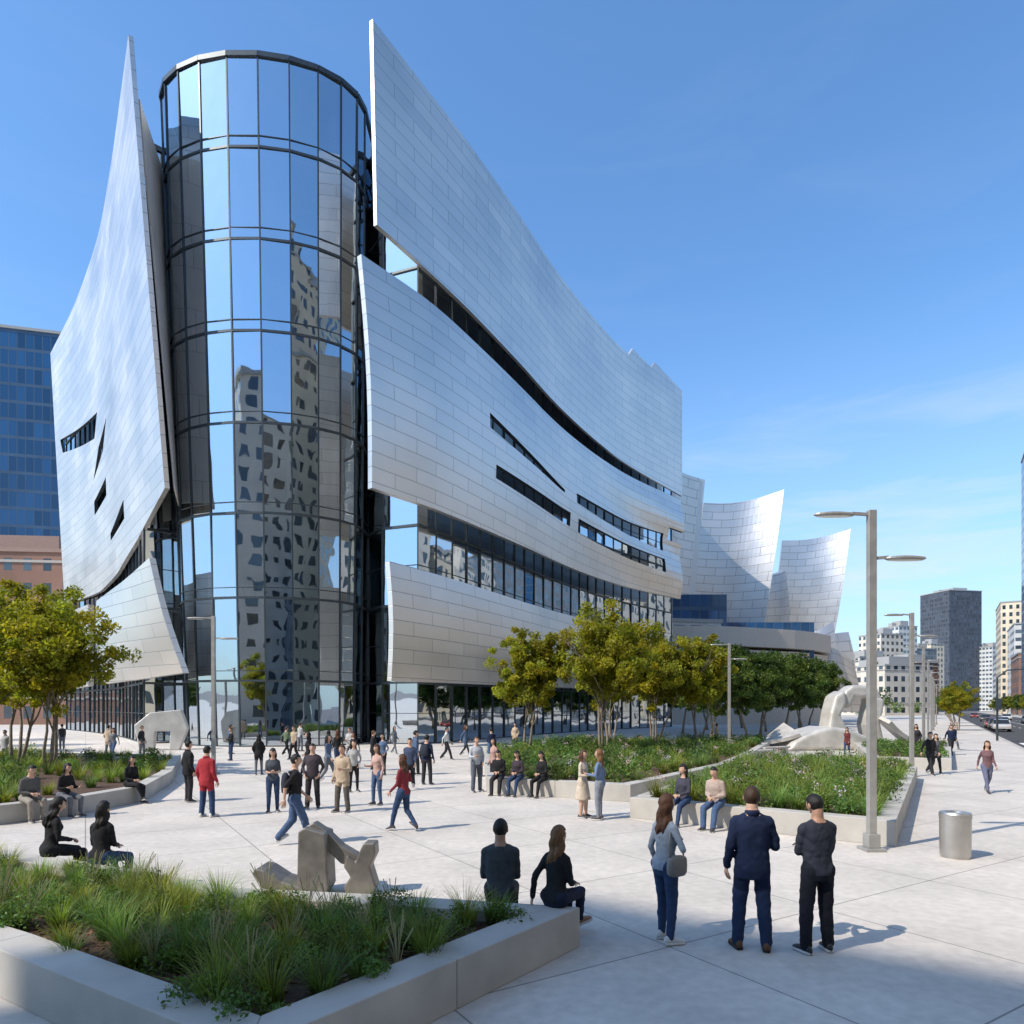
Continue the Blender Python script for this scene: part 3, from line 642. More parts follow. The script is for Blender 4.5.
for i in range(K):
    for q in range(2):
        a=i*6+q; z=vs[a].z; z2=vs[a+6].z; u=q*3.2
        fs.append((a,a+1,a+7,a+6)); uvs.append([(u,z),(u+3.2,z),(u+3.2,z2),(u,z2)])
        fs.append((a+3,a+9,a+10,a+4)); uvs.append([(u,z),(u,z2),(u+3.2,z2),(u+3.2,z)])
fs+= [(0,3,4,1),(1,4,5,2),(K*6,K*6+1,K*6+4,K*6+3),(K*6+1,K*6+2,K*6+5,K*6+4)]; uvs+=[[(0,0),(0,1),(1,1),(1,0)]]*4
for i in range(K): fs.append((i*6,i*6+6,i*6+9,i*6+3)); uvs.append([(0,vs[i*6].z),(0,vs[i*6+6].z),(.8,vs[i*6+6].z),(.8,vs[i*6].z)])
mb.add(vs,fs,0,uvs); mb.build('fin_return_wall',[steel_mat('matte_zinc_panels',(.66,.62,.58),bw=1.6,rh=3.2,rough=.5,metal=.0)],BLD,recalc=True)

ZL=[0,4.6,10.4,16.3,22.6,29.0,35.4,41.8,48.2]
def curtain(name,curves,zl,glass,parent=BLD,mull=.12,sub=None,jit=.02,hb=.16,hd=.24,md=.2):
    g=MB(); m=MB(); nP=len(curves(0))
    for a in range(len(zl)-1):
        z0,z1=zl[a],zl[a+1]; A=curves(z0);B=curves(z1)
        for i in range(nP-1):
            p0,p1,q1,q0=[Vector((c.x,c.y,z)) for c,z in ((A[i],z0),(A[i+1],z0),(B[i+1],z1),(B[i],z1))]
            n=(p1-p0).cross(q0-p0).normalized(); tx=random.gauss(0,jit);tz=random.gauss(0,jit)
            P=[p0+n*(-tx-tz),p1+n*(tx-tz),q1+n*(tx+tz),q0+n*(-tx+tz)]
            g.add(P,[(0,1,2,3)])
            m.bar(p0,p1,hb,hd,side=(0,0,1))
            if sub:
                for f in sub: m.bar(p0.lerp(q0,f),p1.lerp(q1,f),.05,.12,side=(0,0,1))
        for i in range(nP):
            p=Vector((A[i].x,A[i].y,z0)); q=Vector((B[i].x,B[i].y,z1))
            j0=max(0,i-1);j1=min(nP-1,i+1); t=(A[j1]-A[j0]).normalized(); m.bar(p,q,mull,md,side=(t.x,t.y,0))
    zt=zl[-1]; A=curves(zt)
    for i in range(nP-1): m.bar((A[i].x,A[i].y,zt+.02),(A[i+1].x,A[i+1].y,zt+.02),.35,.3,side=(0,0,1))
    g.build(name+'_glass',[glass],parent); m.build(name+'_mullions',[FRAME],parent)
def tower_curve(z,inset=0):
    t=z/48.2; cx=-18.0-.8*t; a=6.5+1.1*t-inset; b=4.5-inset; out=[Vector((cx-a,57.5)),Vector((cx-a,54.6))]
    for k in range(12):
        th=math.pi*(1+k/11); c=math.cos(th); s_=math.sin(th)
        out.append(Vector((cx+a*c,52+b*s_)))
    out+= [Vector((cx+a,54.6)),Vector((cx+a,57.5))]
    return out
curtain('tower_curtain_wall',lambda z:tower_curve(z),ZL,GLASS,sub=(.12,),jit=.012,mull=.10,md=.14,hb=.16,hd=.14)
Rin=offset(resample(R0,28)[0],1.7); Rin=[p for p in Rin if p.y>49.5]
Rw=[Vector((-11.4,54.0)),Vector((-9.8,51.8))]+Rin
Lin=offset(resample(L0,22)[0],-1.7); Lin=[p for p in Lin if p.y>50.8]
Lw=[Vector((-25.4,53.8))]+Lin
ZB=[0,4.6,10.4,16.3,22.6,29.0,35.4,41.8,45.5]
curtain('right_curtain_wall',lambda z:Rw,ZB,DARKGLASS,mull=.09,jit=.02,sub=(.5,))
curtain('left_curtain_wall',lambda z:Lw[::-1],ZB,DARKGLASS,mull=.09,jit=.02,sub=(.5,))
body=[p.copy() for p in Rw]+[Vector((12,118)),Vector((-45,112))]+[p.copy() for p in Lw[::-1]]
cen=Vector((-14,78))
def shrink(poly,d): return [p+(cen-p).normalized()*d for p in poly]
sl=MB()
def slab(mbx,poly,z0,z1):
    n=len(poly); mbx.add([(p.x,p.y,z0) for p in poly]+[(p.x,p.y,z1) for p in poly],[tuple(range(n-1,-1,-1)),tuple(range(n,2*n))]+[(i,(i+1)%n,(i+1)%n+n,i+n) for i in range(n)])
for z in ZB[1:-1]: slab(sl,shrink(body,.4),z-.35,z)
for z in ZL[1:-1]: slab(sl,tower_curve(z,.3),z-.45,z+.01)
sl.build('floor_slabs',[SLAB],BLD)
rf=MB(); slab(rf,shrink(body,.25),45.4,45.9); slab(rf,tower_curve(48,.2),47.7,48.1); rf.build('roof',[ROOF],BLD)
co=MB(); slab(co,shrink(body,7.0),0.02,45.2)
slab(co,[Vector((-20.5,53.5)),Vector((-15.5,53.5)),Vector((-15.5,58)),Vector((-20.5,58))],.01,47.5)
co.build('core_walls',[CORE],BLD)
bk=MB()
for a,b in ((Rin[-1],Vector((12,118))),(Vector((12,118)),Vector((-45,112))),(Vector((-45,112)),Lin[-1])):
    d=(b-a).to_3d(); bk.box(((a.x+b.x)/2,(a.y+b.y)/2,22.9),(d.length/2,.2,22.9),(d.normalized(),Vector((-d.y,d.x,0)).normalized(),Vector((0,0,1))))
bk.build('rear_walls',[STEEL],BLD)
cl=MB()
for z in (10.4,16.3):
    C=tower_curve(z,1.3)[1:-1]
    for a,b in zip(C,C[1:]): cl.bar((a.x,a.y,z+1.05),(b.x,b.y,z+1.05),.06,.06)
for c in tower_curve(0,1.8)[3:-3:3]: cl.tube([(c.x,c.y,0),(c.x,c.y,47)],[.28,.28],12)
cl.build('interior_columns',[SLAB],BLD)

# ================================================================= OTHER BUILDINGS
SAND=facade_mat('limestone_facade',(.70,.60,.45),2.8,3.7,.46,.55)
CREAM=facade_mat('cream_facade',(.62,.57,.49),3.4,3.8,.5,.5)
BRICK=facade_mat('brick_facade',(.26,.15,.11),3.0,4.0,.42,.5)
GREYF=facade_mat('grey_office_facade',(.20,.22,.25),2.2,3.6,.72,.6,glass=(.06,.08,.10))
DARKF=facade_mat('dark_office_facade',(.09,.10,.12),1.8,3.6,.6,.62,glass=(.04,.05,.07),gspec=.5)
BLUEF=facade_mat('blue_glass_facade',(.06,.11,.18),1.6,3.8,.88,.82,glass=(.015,.07,.17),grough=.06,wrough=.3,gvar=(.7,1.35),gspec=.5)
WHITEF=facade_mat('white_office_facade',(.6,.6,.58),3.0,3.5,.7,.45,glass=(.07,.09,.11))
def building(name,c,w,d,h,rot,mat,steps=(),roofm=ROOF,z0=0.0):
    E=empty(name,(c[0],c[1],z0),rot); mb=MB(); mb.box((0,0,h/2),(w/2,d/2,h/2)); mb.build('walls',[mat],E)
    top=h; ww,dd=w,d; r=MB()
    r.box((0,0,h+.3),(w/2+.25,d/2+.25,.3))
    for (fw,fd,fh) in steps:
        m2=MB(); m2.box((0,0,top+fh/2+.6),(w*fw/2,d*fd/2,fh/2)); m2.build('setback',[mat],E); top+=fh
        r.box((0,0,top+.9),(w*fw/2+.2,d*fd/2+.2,.3)); ww,dd=w*fw,d*fd
    r.box((ww*.1,0,top+2.2),(ww*.22,dd*.22,1.8)); r.box((-ww*.25,dd*.1,top+1.6),(ww*.1,dd*.1,1.2))
    r.build('roof_parapet',[roofm],E)
    if h<40:
        k=MB(); 
        for zz in (4.4,h-1.5): k.box((0,0,zz),(w/2+.18,d/2+.18,.2))
        k.build('cornice',[simple('cornice_stone',(.4,.37,.33),.8)],E)
    return E
d2=Vector((.532,.847)); n2=Vector((.847,-.532)); ang=math.atan2(.847,.532)-math.pi/2
def SP(s_,o): return Vector((5.6,0))+d2*s_+n2*o
building('blue_glass_office_tower',(-110,158),24,24,84,.25,BLUEF)
building('brick_apartment_building',(-86,120),26,20,28,.1,BRICK,roofm=simple('brick_parapet',(.3,.2,.16),.8))
building('grey_highrise',(366,570),31,30,98,.2,DARKF)
for nm,s_,o,w,dp,h,mt,st in (('limestone_corner_building',88,36,38,34,42,CREAM,()),
  ('cream_office_building',130,36,38,34,36,SAND,()),('white_office_building',172,36,36,34,46,CREAM,()),('grey_glass_office_building',214,37,38,34,52,GREYF,()),
  ('limestone_apartment_building',252,36,30,30,40,CREAM,()),('blue_glass_highrise',300,38,34,34,95,BLUEF,()),('brick_office_building',345,35,34,28,24,BRICK,()),
  ('white_highrise',392,38,36,30,40,WHITEF,()),('cream_office_building',440,36,36,30,56,SAND,()),('white_office_building',500,38,40,30,34,WHITEF,()),
  ('dark_office_building',-50,40,44,40,40,GREYF,())):
    building(nm,SP(s_,o),dp,w,h,ang,mt,st)
building('stepped_stone_skyscraper',(48,-8),30,32,62,math.radians(-18),SAND,((.8,.8,22),(.6,.6,16),(.38,.38,11)))
building('stepped_stone_office_building',(22,-42),26,26,70,math.radians(-20),SAND,((.7,.7,20),(.4,.4,12)))
ca=Vector((.824,-.566)); cb=Vector((-.566,-.824)); corner=Vector((0.9,9.5))+SUN_H*(60.6/math.tan(SUN_EL)); cc=corner+ca*36+cb*13
building('office_block',cc,72,26,60,math.atan2(-.566,.824),CREAM)
for nm,(px,Y),w,h,mt in (('cream_highrise',(.540,400),16,45,CREAM),('white_highrise',(.566,420),14,52,WHITEF),('grey_office_building',(.592,440),16,40,GREYF),('sandstone_building',(.612,470),12,46,SAND),
   ('brick_building',(.575,300),18,22,BRICK),('low_cream_building',(.545,260),22,18,CREAM),('white_office_building',(.70,560),20,52,WHITEF),('brick_highrise',(.668,640),20,60,BRICK),('cream_building',(.51,330),26,26,CREAM)):
    building(nm,(px*Y,Y),w,w,h,.3,mt)

HALL=empty('steel_concert_hall')
def sail(name,tl,tr,bl,br,bul,th=1.0,n=18,m=12):
    mb=MB(); tl,tr,bl,br=[Vector(v) for v in (tl,tr,bl,br)]; vo=[];vi=[]
    h=(tr-tl).cross(bl-tl).normalized(); 
    if h.y>0: h=-h
    for i in range(n+1):
        u=i/n
        for j in range(m+1):
            v=j/m; p=(bl.lerp(br,u)).lerp(tl.lerp(tr,u),v)+h*(bul[0]*math.sin(math.pi*u)+bul[1]*math.sin(math.pi*v))+Vector((0,0,bul[2]*math.sin(math.pi*u)*v))
            vo.append(p); vi.append(p-h*th)
    K=m+1;B=len(vo); fs=[];uv=[]; W=(tr-tl).length;Hh=(tl-bl).length
    for i in range(n):
        for j in range(m):
            f=(i*K+j,(i+1)*K+j,(i+1)*K+j+1,i*K+j+1); u=[(W*a/n,Hh*b/m) for a,b in ((i,j),(i+1,j),(i+1,j+1),(i,j+1))]
            fs.append(f);uv.append(u);fs.append(tuple(B+k for k in f[::-1]));uv.append(u[::-1])
        for j in (0,m): a,b=i*K+j,(i+1)*K+j; fs.append((a,B+a,B+b,b));uv.append([(0,.2)]*4)
    for j in range(m):
        for i in (0,n): a,b=i*K+j,i*K+j+1; fs.append((a,b,B+b,B+a));uv.append([(.5,.2)]*4)
    mb.add(vo+vi,fs,0,uv); return mb.build(name,[STEEL2],HALL,smooth=False,recalc=True)
sail('west_sail',(27.8,118,45),(34.2,124,44.4),(26,118,14),(31.3,124,14),(-1,0,0))
sail('west_sail_side',(34.2,124.2,44.4),(31,140,44),(31.4,124.2,14),(28,140,14),(0,0,0))
sail('tall_sail',(38.2,136,43.6),(53.4,134,45.6),(34.8,136,18),(49.2,134,17),(-1.6,.8,-.6))
sail('tall_sail_side',(37.9,136.5,43.6),(36,152,40),(34.6,136.5,18),(33,152,18),(0,0,0))
sail('east_sail',(63.4,160,42),(78.4,158,44.2),(60.5,160,20),(74.5,158,19),(-1.6,.8,-.5))
sail('east_sail_side',(78.5,158.5,44.2),(82,172,43),(74.6,158.5,19),(77,172,19),(.5,0,0))
sail('mid_sail',(52,142,30),(60,150,33),(49,142,14),(60,150,14),(1,1,0))
sail('low_sail',(56,140,17),(64,136,20),(56,140,6),(66,136,5),(1.5,1,-1))
sail('low_sail_east',(63,138,15),(70,142,18.5),(64,138,4),(71,142,4),(-1.5,1,1))
sail('crumpled_sail',(57,132,14),(65,130,11.5),(59,132,2),(67,130,2),(1.2,.5,1.5))
pod=MB()
WB=simple('podium_limestone',(.55,.51,.45),.8)
for z0,z1,off in ((0,8.5,0),(9.2,12.5,-.8),(13.0,16.2,-.2)):
    pts,_=resample([(24,112),(33,112),(42,115),(52,120),(60,128)],14)
    poly=offset(pts,-off)+[Vector((56,150)),Vector((30,150))]
    slab(pod,poly,z0,z1)
pod.build('podium',[WB],HALL)
pg=MB(); pg.box((40,134,9),(14,12,9)); pg.box((31,121,17),(5.5,5,5.0)); pg.build('podium_glazing',[BLUEF],HALL)
building('limestone_museum_annex',(30,118),9,8,17,.2,WHITEF)

# ================================================================= GROUND
def concrete_paving():
    m,nt,b=new_mat('plaza_paving'); N=nt.nodes.new;L=nt.links.new
    tc=N('ShaderNodeTexCoord'); mp=N('ShaderNodeMapping'); mp.inputs['Rotation'].default_value=(0,0,math.radians(-32)); L(tc.outputs['Object'],mp.inputs[0])
    br=N('ShaderNodeTexBrick'); br.offset=0.0; br.inputs['Scale'].default_value=1; br.inputs['Brick Width'].default_value=2.8; br.inputs['Row Height'].default_value=2.8
    br.inputs['Mortar Size'].default_value=.012; br.inputs['Mortar Smooth'].default_value=.2
    br.inputs['Color1'].default_value=(.60,.555,.50,1); br.inputs['Color2'].default_value=(.55,.51,.46,1); br.inputs['Mortar'].default_value=(.25,.235,.21,1)
    L(mp.outputs[0],br.inputs['Vector'])
    n=N('ShaderNodeTexNoise'); n.inputs['Scale'].default_value=.5; n.inputs['Detail'].default_value=9; n.inputs['Roughness'].default_value=.62; L(tc.outputs['Object'],n.inputs['Vector'])
    mr=N('ShaderNodeMapRange'); mr.inputs[1].default_value=.3; mr.inputs[2].default_value=.7; mr.inputs[3].default_value=.82; mr.inputs[4].default_value=1.10; L(n.outputs['Fac'],mr.inputs[0])
    n3=N('ShaderNodeTexNoise'); n3.inputs['Scale'].default_value=7; n3.inputs['Detail'].default_value=8; L(tc.outputs['Object'],n3.inputs['Vector'])
    mr3=N('ShaderNodeMapRange'); mr3.inputs[1].default_value=.3; mr3.inputs[2].default_value=.7; mr3.inputs[3].default_value=.88; mr3.inputs[4].default_value=1.07; L(n3.outputs['Fac'],mr3.inputs[0])
    mu=N('ShaderNodeMath'); mu.operation='MULTIPLY'; L(mr.outputs[0],mu.inputs[0]); L(mr3.outputs[0],mu.inputs[1])
    vm=N('ShaderNodeVectorMath'); vm.operation='SCALE'; L(br.outputs['Color'],vm.inputs[0]); L(mu.outputs[0],vm.inputs['Scale']); L(vm.outputs[0],b.inputs['Base Color'])
    b.inputs['Roughness'].default_value=.72
    bp=N('ShaderNodeBump'); bp.inputs['Strength'].default_value=.2; bp.inputs['Distance'].default_value=.01; L(n3.outputs['Fac'],bp.inputs['Height']); L(bp.outputs[0],b.inputs['Normal'])
    return m
mb=MB(); mb.add([(-3000,-3000,-.14),(3000,-3000,-.14),(3000,4000,-.14),(-3000,4000,-.14)],[(0,1,2,3)]); mb.build('ground',[simple('city_ground',(.20,.19,.18),.9,nscale=.05)])
def sheet(name,poly,z0,z1,mat):
    m=MB(); slab(m,[Vector(p) for p in poly],z0,z1); return m.build(name,[mat])
sheet('plaza_pavement',[(-260,-120),tuple(SP(-120,-.3)),tuple(SP(520,-.3)),(-260,430)],-.139,0,concrete_paving())
sheet('kerb',[tuple(SP(-120,-.297)),tuple(SP(-120,0)),tuple(SP(520,0)),tuple(SP(520,-.297))],-.139,.004,CONC)
sheet('road',[tuple(SP(-120,.003)),tuple(SP(-120,14.5)),tuple(SP(520,14.5)),tuple(SP(520,.003))],-.139,-.13,simple('asphalt',(.055,.055,.058),.85,nscale=2,namt=.2,bump=.3,bscale=80))
sheet('sidewalk',[tuple(SP(-120,14.503)),tuple(SP(-120,60)),tuple(SP(520,60)),tuple(SP(520,14.503))],-.139,0,CONC)
mk=MB()
def strip(a0,a1,o0,o1): slab(mk,[SP(a0,o0),SP(a0,o1),SP(a1,o1),SP(a1,o0)],-.128,-.122)
for s_ in range(-100,500,9):
    strip(s_,s_+3,4.7,4.85); strip(s_,s_+3,9.7,9.85)
strip(-110,510,7.15,7.27)
for k in range(9): strip(62,65.5,.6+k*1.5,1.3+k*1.5)
mk.build('road_markings',[simple('road_paint',(.75,.75,.72),.7)])

# ================================================================= PLANTERS
SOIL=simple('bark_mulch',(.085,.048,.03),.95,nscale=25,namt=.5,bump=1.0,bscale=45)
def planter(name,poly,h=.45,w=.38,soil=.33):
    P=[Vector(p) for p in poly]; n=len(P)
    area=sum(P[i].x*P[(i+1)%n].y-P[(i+1)%n].x*P[i].y for i in range(n))
    if area<0: P=P[::-1]
    I=[]
    for i in range(n):
        e1=(P[i]-P[i-1]).normalized(); e2=(P[(i+1)%n]-P[i]).normalized(); a=Vector((-e1.y,e1.x)); b=Vector((-e2.y,e2.x))
        bi=(a+b).normalized(); I.append(P[i]+bi*w/max(.35,bi.dot(a)))
    E=empty(name,(0,0,0)); mb=MB()
    for i in range(n):
        a,b,c,d=P[i],P[(i+1)%n],I[(i+1)%n],I[i]; L=(b-a).length; k=max(1,round(L/2.6))
        for q in range(k):
            t0=q/k+(.004/L if q else 0); t1=(q+1)/k-(.004/L if q<k-1 else 0)
            slab(mb,[a.lerp(b,t0),a.lerp(b,t1),d.lerp(c,t1),d.lerp(c,t0)],.0,h)
    mb.build('planter_wall',[CONC],E,bevel=.012)
    m=MB(); m.add([(p.x,p.y,soil) for p in I],[tuple(range(n))])
    m.build('mulch',[SOIL],E); return E,I
def sample(poly,n,dmin=0,seed=0):
    r=random.Random(seed); xs=[p.x for p in poly];ys=[p.y for p in poly]; out=[];tries=0; pl=[(p.x,p.y) for p in poly]
    while len(out)<n and tries<n*60:
        tries+=1; x=r.uniform(min(xs),max(xs)); y=r.uniform(min(ys),max(ys))
        if in_poly(x,y,pl) and all((x-a)**2+(y-b)**2>dmin*dmin for a,b in out): out.append((x,y))
    return out
GRASSM=leaf_mat('grass_blades',(.21,.27,.06),.38,.5)
LEAFY=leaf_mat('leaves_yellow_green',(.27,.275,.03),.5)
LEAFD=leaf_mat('leaves_dark_green',(.075,.125,.025),.38)
SHRUBM=leaf_mat('shrub_leaves',(.10,.18,.045),.33)
FLOWM=leaf_mat('flower_petals',(.50,.42,.50),.3)
def grass(name,pts,z,L=.45,nb=120,width=.007,spread=.10,parent=None,seed=0):
    r=np.random.default_rng(seed); V=[];C=[];S=4
    for (x,y) in pts:
        sc=r.uniform(.7,1.25); n=int(nb*r.uniform(.7,1.2)); az=r.uniform(0,2*np.pi,n); ln=L*sc*r.uniform(.55,1.1,n)
        out=r.uniform(.15,1.0,n)**.8; br=spread*sc*np.sqrt(r.uniform(0,1,n)); base=np.stack([x+br*np.cos(az),y+br*np.sin(az),np.full(n,z)],1)
        side=np.stack([-np.sin(az),np.cos(az),np.zeros(n)],1); tint=np.array([1,1,1.])*r.uniform(.55,1.3); hue=r.uniform(-.25,.25)
        tc=np.array([tint[0]*(1+hue),tint[1],tint[2]*(1-hue)])
        blade=[]
        for k in range(S+1):
            t=k/S; hor=ln*out*.85*t**1.7; ver=ln*(t*(1-.42*out*t))
            p=base+np.stack([np.cos(az)*hor,np.sin(az)*hor,ver],1); w=width*(1-t*.9)*(1+.3*r.uniform(-1,1,n))
            blade.append(p-side*w[:,None]); blade.append(p+side*w[:,None])
        V.append(np.stack(blade,1).reshape(-1,3)); bt=r.uniform(.7,1.25,n)
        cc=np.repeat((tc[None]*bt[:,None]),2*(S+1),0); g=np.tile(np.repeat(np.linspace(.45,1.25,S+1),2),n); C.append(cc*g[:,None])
    V=np.concatenate(V);C=np.concatenate(C); nb_=len(V)//(2*(S+1)); b=(np.arange(nb_)*2*(S+1))[:,None]
    q=np.concatenate([b+np.array([[2*k,2*k+1,2*k+3,2*k+2]]) for k in range(S)],0)
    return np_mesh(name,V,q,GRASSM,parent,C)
def leaves(name,centers,radii,per,size,mat,parent=None,seed=0,flat=.8):
    r=np.random.default_rng(seed); centers=np.array(centers,float); radii=np.array(radii,float); n=len(centers)
    tot=n*per; c=np.repeat(centers,per,0); R=np.repeat(radii,per)
    d=r.normal(size=(tot,3)); d/=np.linalg.norm(d,axis=1)[:,None]; rr=R*r.uniform(0,1,tot)**.45
    p=c+d*rr[:,None]*np.array([1,1,flat]); a=r.normal(size=(tot,3)); a/=np.linalg.norm(a,axis=1)[:,None]
    b=np.cross(a,r.normal(size=(tot,3))); b/=np.linalg.norm(b,axis=1)[:,None]; s=size*r.uniform(.6,1.3,tot)[:,None]
    V=np.stack([p-a*s,p+b*s*.5,p+a*s,p-b*s*.5],1).reshape(-1,3)
    ct=np.repeat(r.uniform(.55,1.35,n),per)*r.uniform(.75,1.25,tot); hue=np.repeat(r.uniform(-.1,.2,n),per)
    C=np.repeat(np.stack([ct*(1+hue),ct,ct*(1-hue)],1),4,0)
    q=np.arange(tot*4).reshape(-1,4)
    return np_mesh(name,V,q,mat,parent,C)
def flowers(I,n,z,E,seed,size):
    f=sample(I,n,.3,seed); leaves('flowering_perennials',[(x,y,z) for x,y in f],[.16]*len(f),26,size,FLOWM,E,seed,.8)
E1,I1=planter('concrete_planter',[(.77,7.72),(-1.75,4.5),(-5.0,6.5),(-9.5,9.0),(-10.5,12.3),(-8.1,10.85),(-5.8,9.8),(-3.43,8.55),(-1.6,8.25)])
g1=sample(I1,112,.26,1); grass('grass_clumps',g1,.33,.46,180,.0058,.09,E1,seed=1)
s1=sample(I1,44,.4,2); 
leaves('low_shrubs',[(x+random.uniform(-.17,.17),y+random.uniform(-.17,.17),.40+random.uniform(0,.16)) for x,y in s1 for _ in range(5)],[random.uniform(.10,.2) for _ in range(5*len(s1))],130,.021,SHRUBM,E1,3,.8)
fl=sample(I1,20,.4,9); r=random.Random(3); mbf=MB()
for x,y in fl:
    for k in range(14):
        a=r.uniform(0,6.28); q=r.uniform(.05,.25); h=r.uniform(.35,.6); mbf.tube([(x,y,.33),(x+q*.4*math.cos(a),y+q*.4*math.sin(a),.33+h*.6),(x+q*math.cos(a),y+q*math.sin(a),.33+h)],[.003,.0025,.005],4)
mbf.build('seed_stalks',[simple('dry_stalks',(.3,.28,.14),.8)],E1)
ch=MB(); 
for x,y in sample(I1,1400,0,5):
    a=r.uniform(0,3.14); s_=r.uniform(.015,.045); ch.box((x,y,.337+r.uniform(0,.012)),(s_,s_*.35,.006),(Vector((math.cos(a),math.sin(a),r.uniform(-.3,.3))).normalized(),Vector((-math.sin(a),math.cos(a),0)),Vector((0,0,1))))
ch.build('bark_chips',[simple('bark_chip',(.15,.08,.045),.9,nscale=8,namt=.5)],E1)
E2,I2=planter('concrete_planter',[(-15,13.4),(-11.95,15.6),(-11.0,17.2),(-10.65,19.8),(-12.2,24.5),(-16,33),(-30,36),(-34,16)])
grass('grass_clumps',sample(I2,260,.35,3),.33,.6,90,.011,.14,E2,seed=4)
sp=sample(I2,70,.8,4); leaves('shrubs',[(x,y,.6) for x,y in sp],[random.uniform(.3,.5) for _ in sp],260,.05,SHRUBM,E2,5)
E3,I3=planter('concrete_planter',[(2.9,16.8),(7.45,13.25),(15.2,25.6),(14.0,30),(9.5,29),(6.2,22.5)],h=.5,soil=.38)
grass('grass_clumps',sample(I3,210,.36,6),.38,.65,120,.010,.14,E3,seed=7)
sp=sample(I3,75,.7,8); leaves('shrubs',[(x,y,.64) for x,y in sp],[random.uniform(.25,.5) for _ in sp],260,.045,SHRUBM,E3,6)
flowers(I3,40,.95,E3,21,.028)
E4,I4=planter('concrete_planter',[(-.8,21.7),(3.4,19.6),(8.5,27),(12.0,34),(17.5,46),(4,47),(-1.5,36)],h=.5,soil=.38)
grass('grass_clumps',sample(I4,220,.5,9),.38,.65,80,.013,.16,E4,seed=10)
sp=sample(I4,140,.8,11); leaves('shrubs',[(x,y,.68) for x,y in sp],[random.uniform(.3,.65) for _ in sp],240,.055,SHRUBM,E4,7)
flowers(I4,50,1.0,E4,22,.035)
E5,I5=planter('concrete_planter',[(16.3,31),(19,29.5),(27,42),(22,44)],h=.5,soil=.38)
sp=sample(I5,40,.8,12); leaves('shrubs',[(x,y,.62) for x,y in sp],[random.uniform(.3,.5) for _ in sp],220,.055,SHRUBM,E5,8)

# ================================================================= TREES
BARK=simple('tree_bark',(.24,.20,.15),.9,nscale=12,namt=.3,bump=.5,bscale=30)
def tree_meshes(seed,H,R,stems,mat,per=150,ls=.085,clumps=110,z0f=.30,fill=1.0):
    r=random.Random(seed); tb=MB(); tips=[]
    def branch(p,d,L,rad,lv):
        pts=[p];q=p.copy();dd=d.copy()
        for k in range(4):
            dd=(dd+Vector((r.gauss(0,.08),r.gauss(0,.08),r.gauss(.05,.05)))).normalized(); q=q+dd*L/4; pts.append(q.copy())
        tb.tube(pts,[rad*(1-.16*k) for k in range(5)],7 if lv<2 else 5)
        if lv>=1: tips.append(pts[-1]); tips.append(pts[3])
        if lv<3:
            for k in range(3 if lv<2 else 2):
                st=pts[r.choice([2,3,4])]; az=r.uniform(0,6.28); sp_=r.uniform(.3,.65)
                nd=(dd+Vector((math.cos(az)*sp_,math.sin(az)*sp_,r.uniform(-.05,.25)))).normalized()
                branch(st,nd,L*r.uniform(.5,.7),rad*.5,lv+1)
    for s_ in range(stems):
        az=s_*6.28/stems+r.uniform(-.3,.3); t=.16 if stems>1 else .03
        branch(Vector((math.cos(az)*.15*(stems>1),math.sin(az)*.15*(stems>1),0)),Vector((math.cos(az)*t,math.sin(az)*t,1)).normalized(),H*.42,.075 if stems>1 else .14,0)
    C=[];RR=[]
    zlo=H*z0f; zc=(H+zlo)/2; hz=(H-zlo)/2
    def inside(x,y,z,k=1.0): return (x*x+y*y)/(R*R)+((z-zc)/hz)**2<k
    for t in tips:
        if inside(t.x,t.y,t.z,1.15): C.append((t.x,t.y,t.z)); RR.append(r.uniform(.25,.45)*R/2.1)
    nt=len(C)
    while len(C)<nt+clumps:
        a=r.uniform(0,6.28);u=r.uniform(-1,1);q=r.uniform(.15,1)**.5
        k=1+.22*math.sin(3*a+seed+u*2)+.14*math.sin(5*a+u*5+seed)
        x=R*.9*q*math.sqrt(1-u*u)*math.cos(a)*k; y=R*.9*q*math.sqrt(1-u*u)*math.sin(a)*k; z=zc+hz*u*q*(1+.12*math.sin(a*2+seed))*.95
        C.append((x,y,z)); RR.append(r.uniform(.22,.48)*R/2.1)
    to=tb.build('trunk_and_limbs',[BARK],None,smooth=True); lo=leaves('crown_leaves',C,RR,per,ls,mat,None,seed,.8)
    tm,lm=to.data,lo.data; bpy.data.objects.remove(to); bpy.data.objects.remove(lo); return tm,lm
def tree(name,x,y,var,sc=1,z=.33,rz=0):
    E=empty(name,(x,y,z),rz,sc)
    for nm,me in (('trunk_and_limbs',var[0]),('crown_leaves',var[1])):
        o=bpy.data.objects.new(nm,me); COL.objects.link(o); o.parent=E
TV1=tree_meshes(3,7.6,2.45,4,LEAFY,per=125,ls=.088,clumps=130); TV2=tree_meshes(8,7.2,2.0,3,LEAFY,per=125,ls=.088,clumps=105); TV3=tree_meshes(15,8,2.9,1,LEAFD,per=90,ls=.13,clumps=110,z0f=.28)
tree('street_tree_multi_stem',-17.6,26.0,TV1,.95,rz=.5); tree('street_tree_multi_stem',-20.3,28,TV2,1.08,rz=2); tree('street_tree_multi_stem',-23.5,30.5,TV1,1.0,rz=4)
tree('plaza_tree',.8,36,TV2,.95,rz=1); tree('plaza_tree',4.7,35,TV1,1.06,rz=3); tree('plaza_tree',8.6,41,TV1,1.0,rz=5); tree('plaza_tree',6.4,44.5,TV2,1.15,rz=.3); tree('plaza_tree',11.6,42.5,TV2,1.0,rz=2.2)
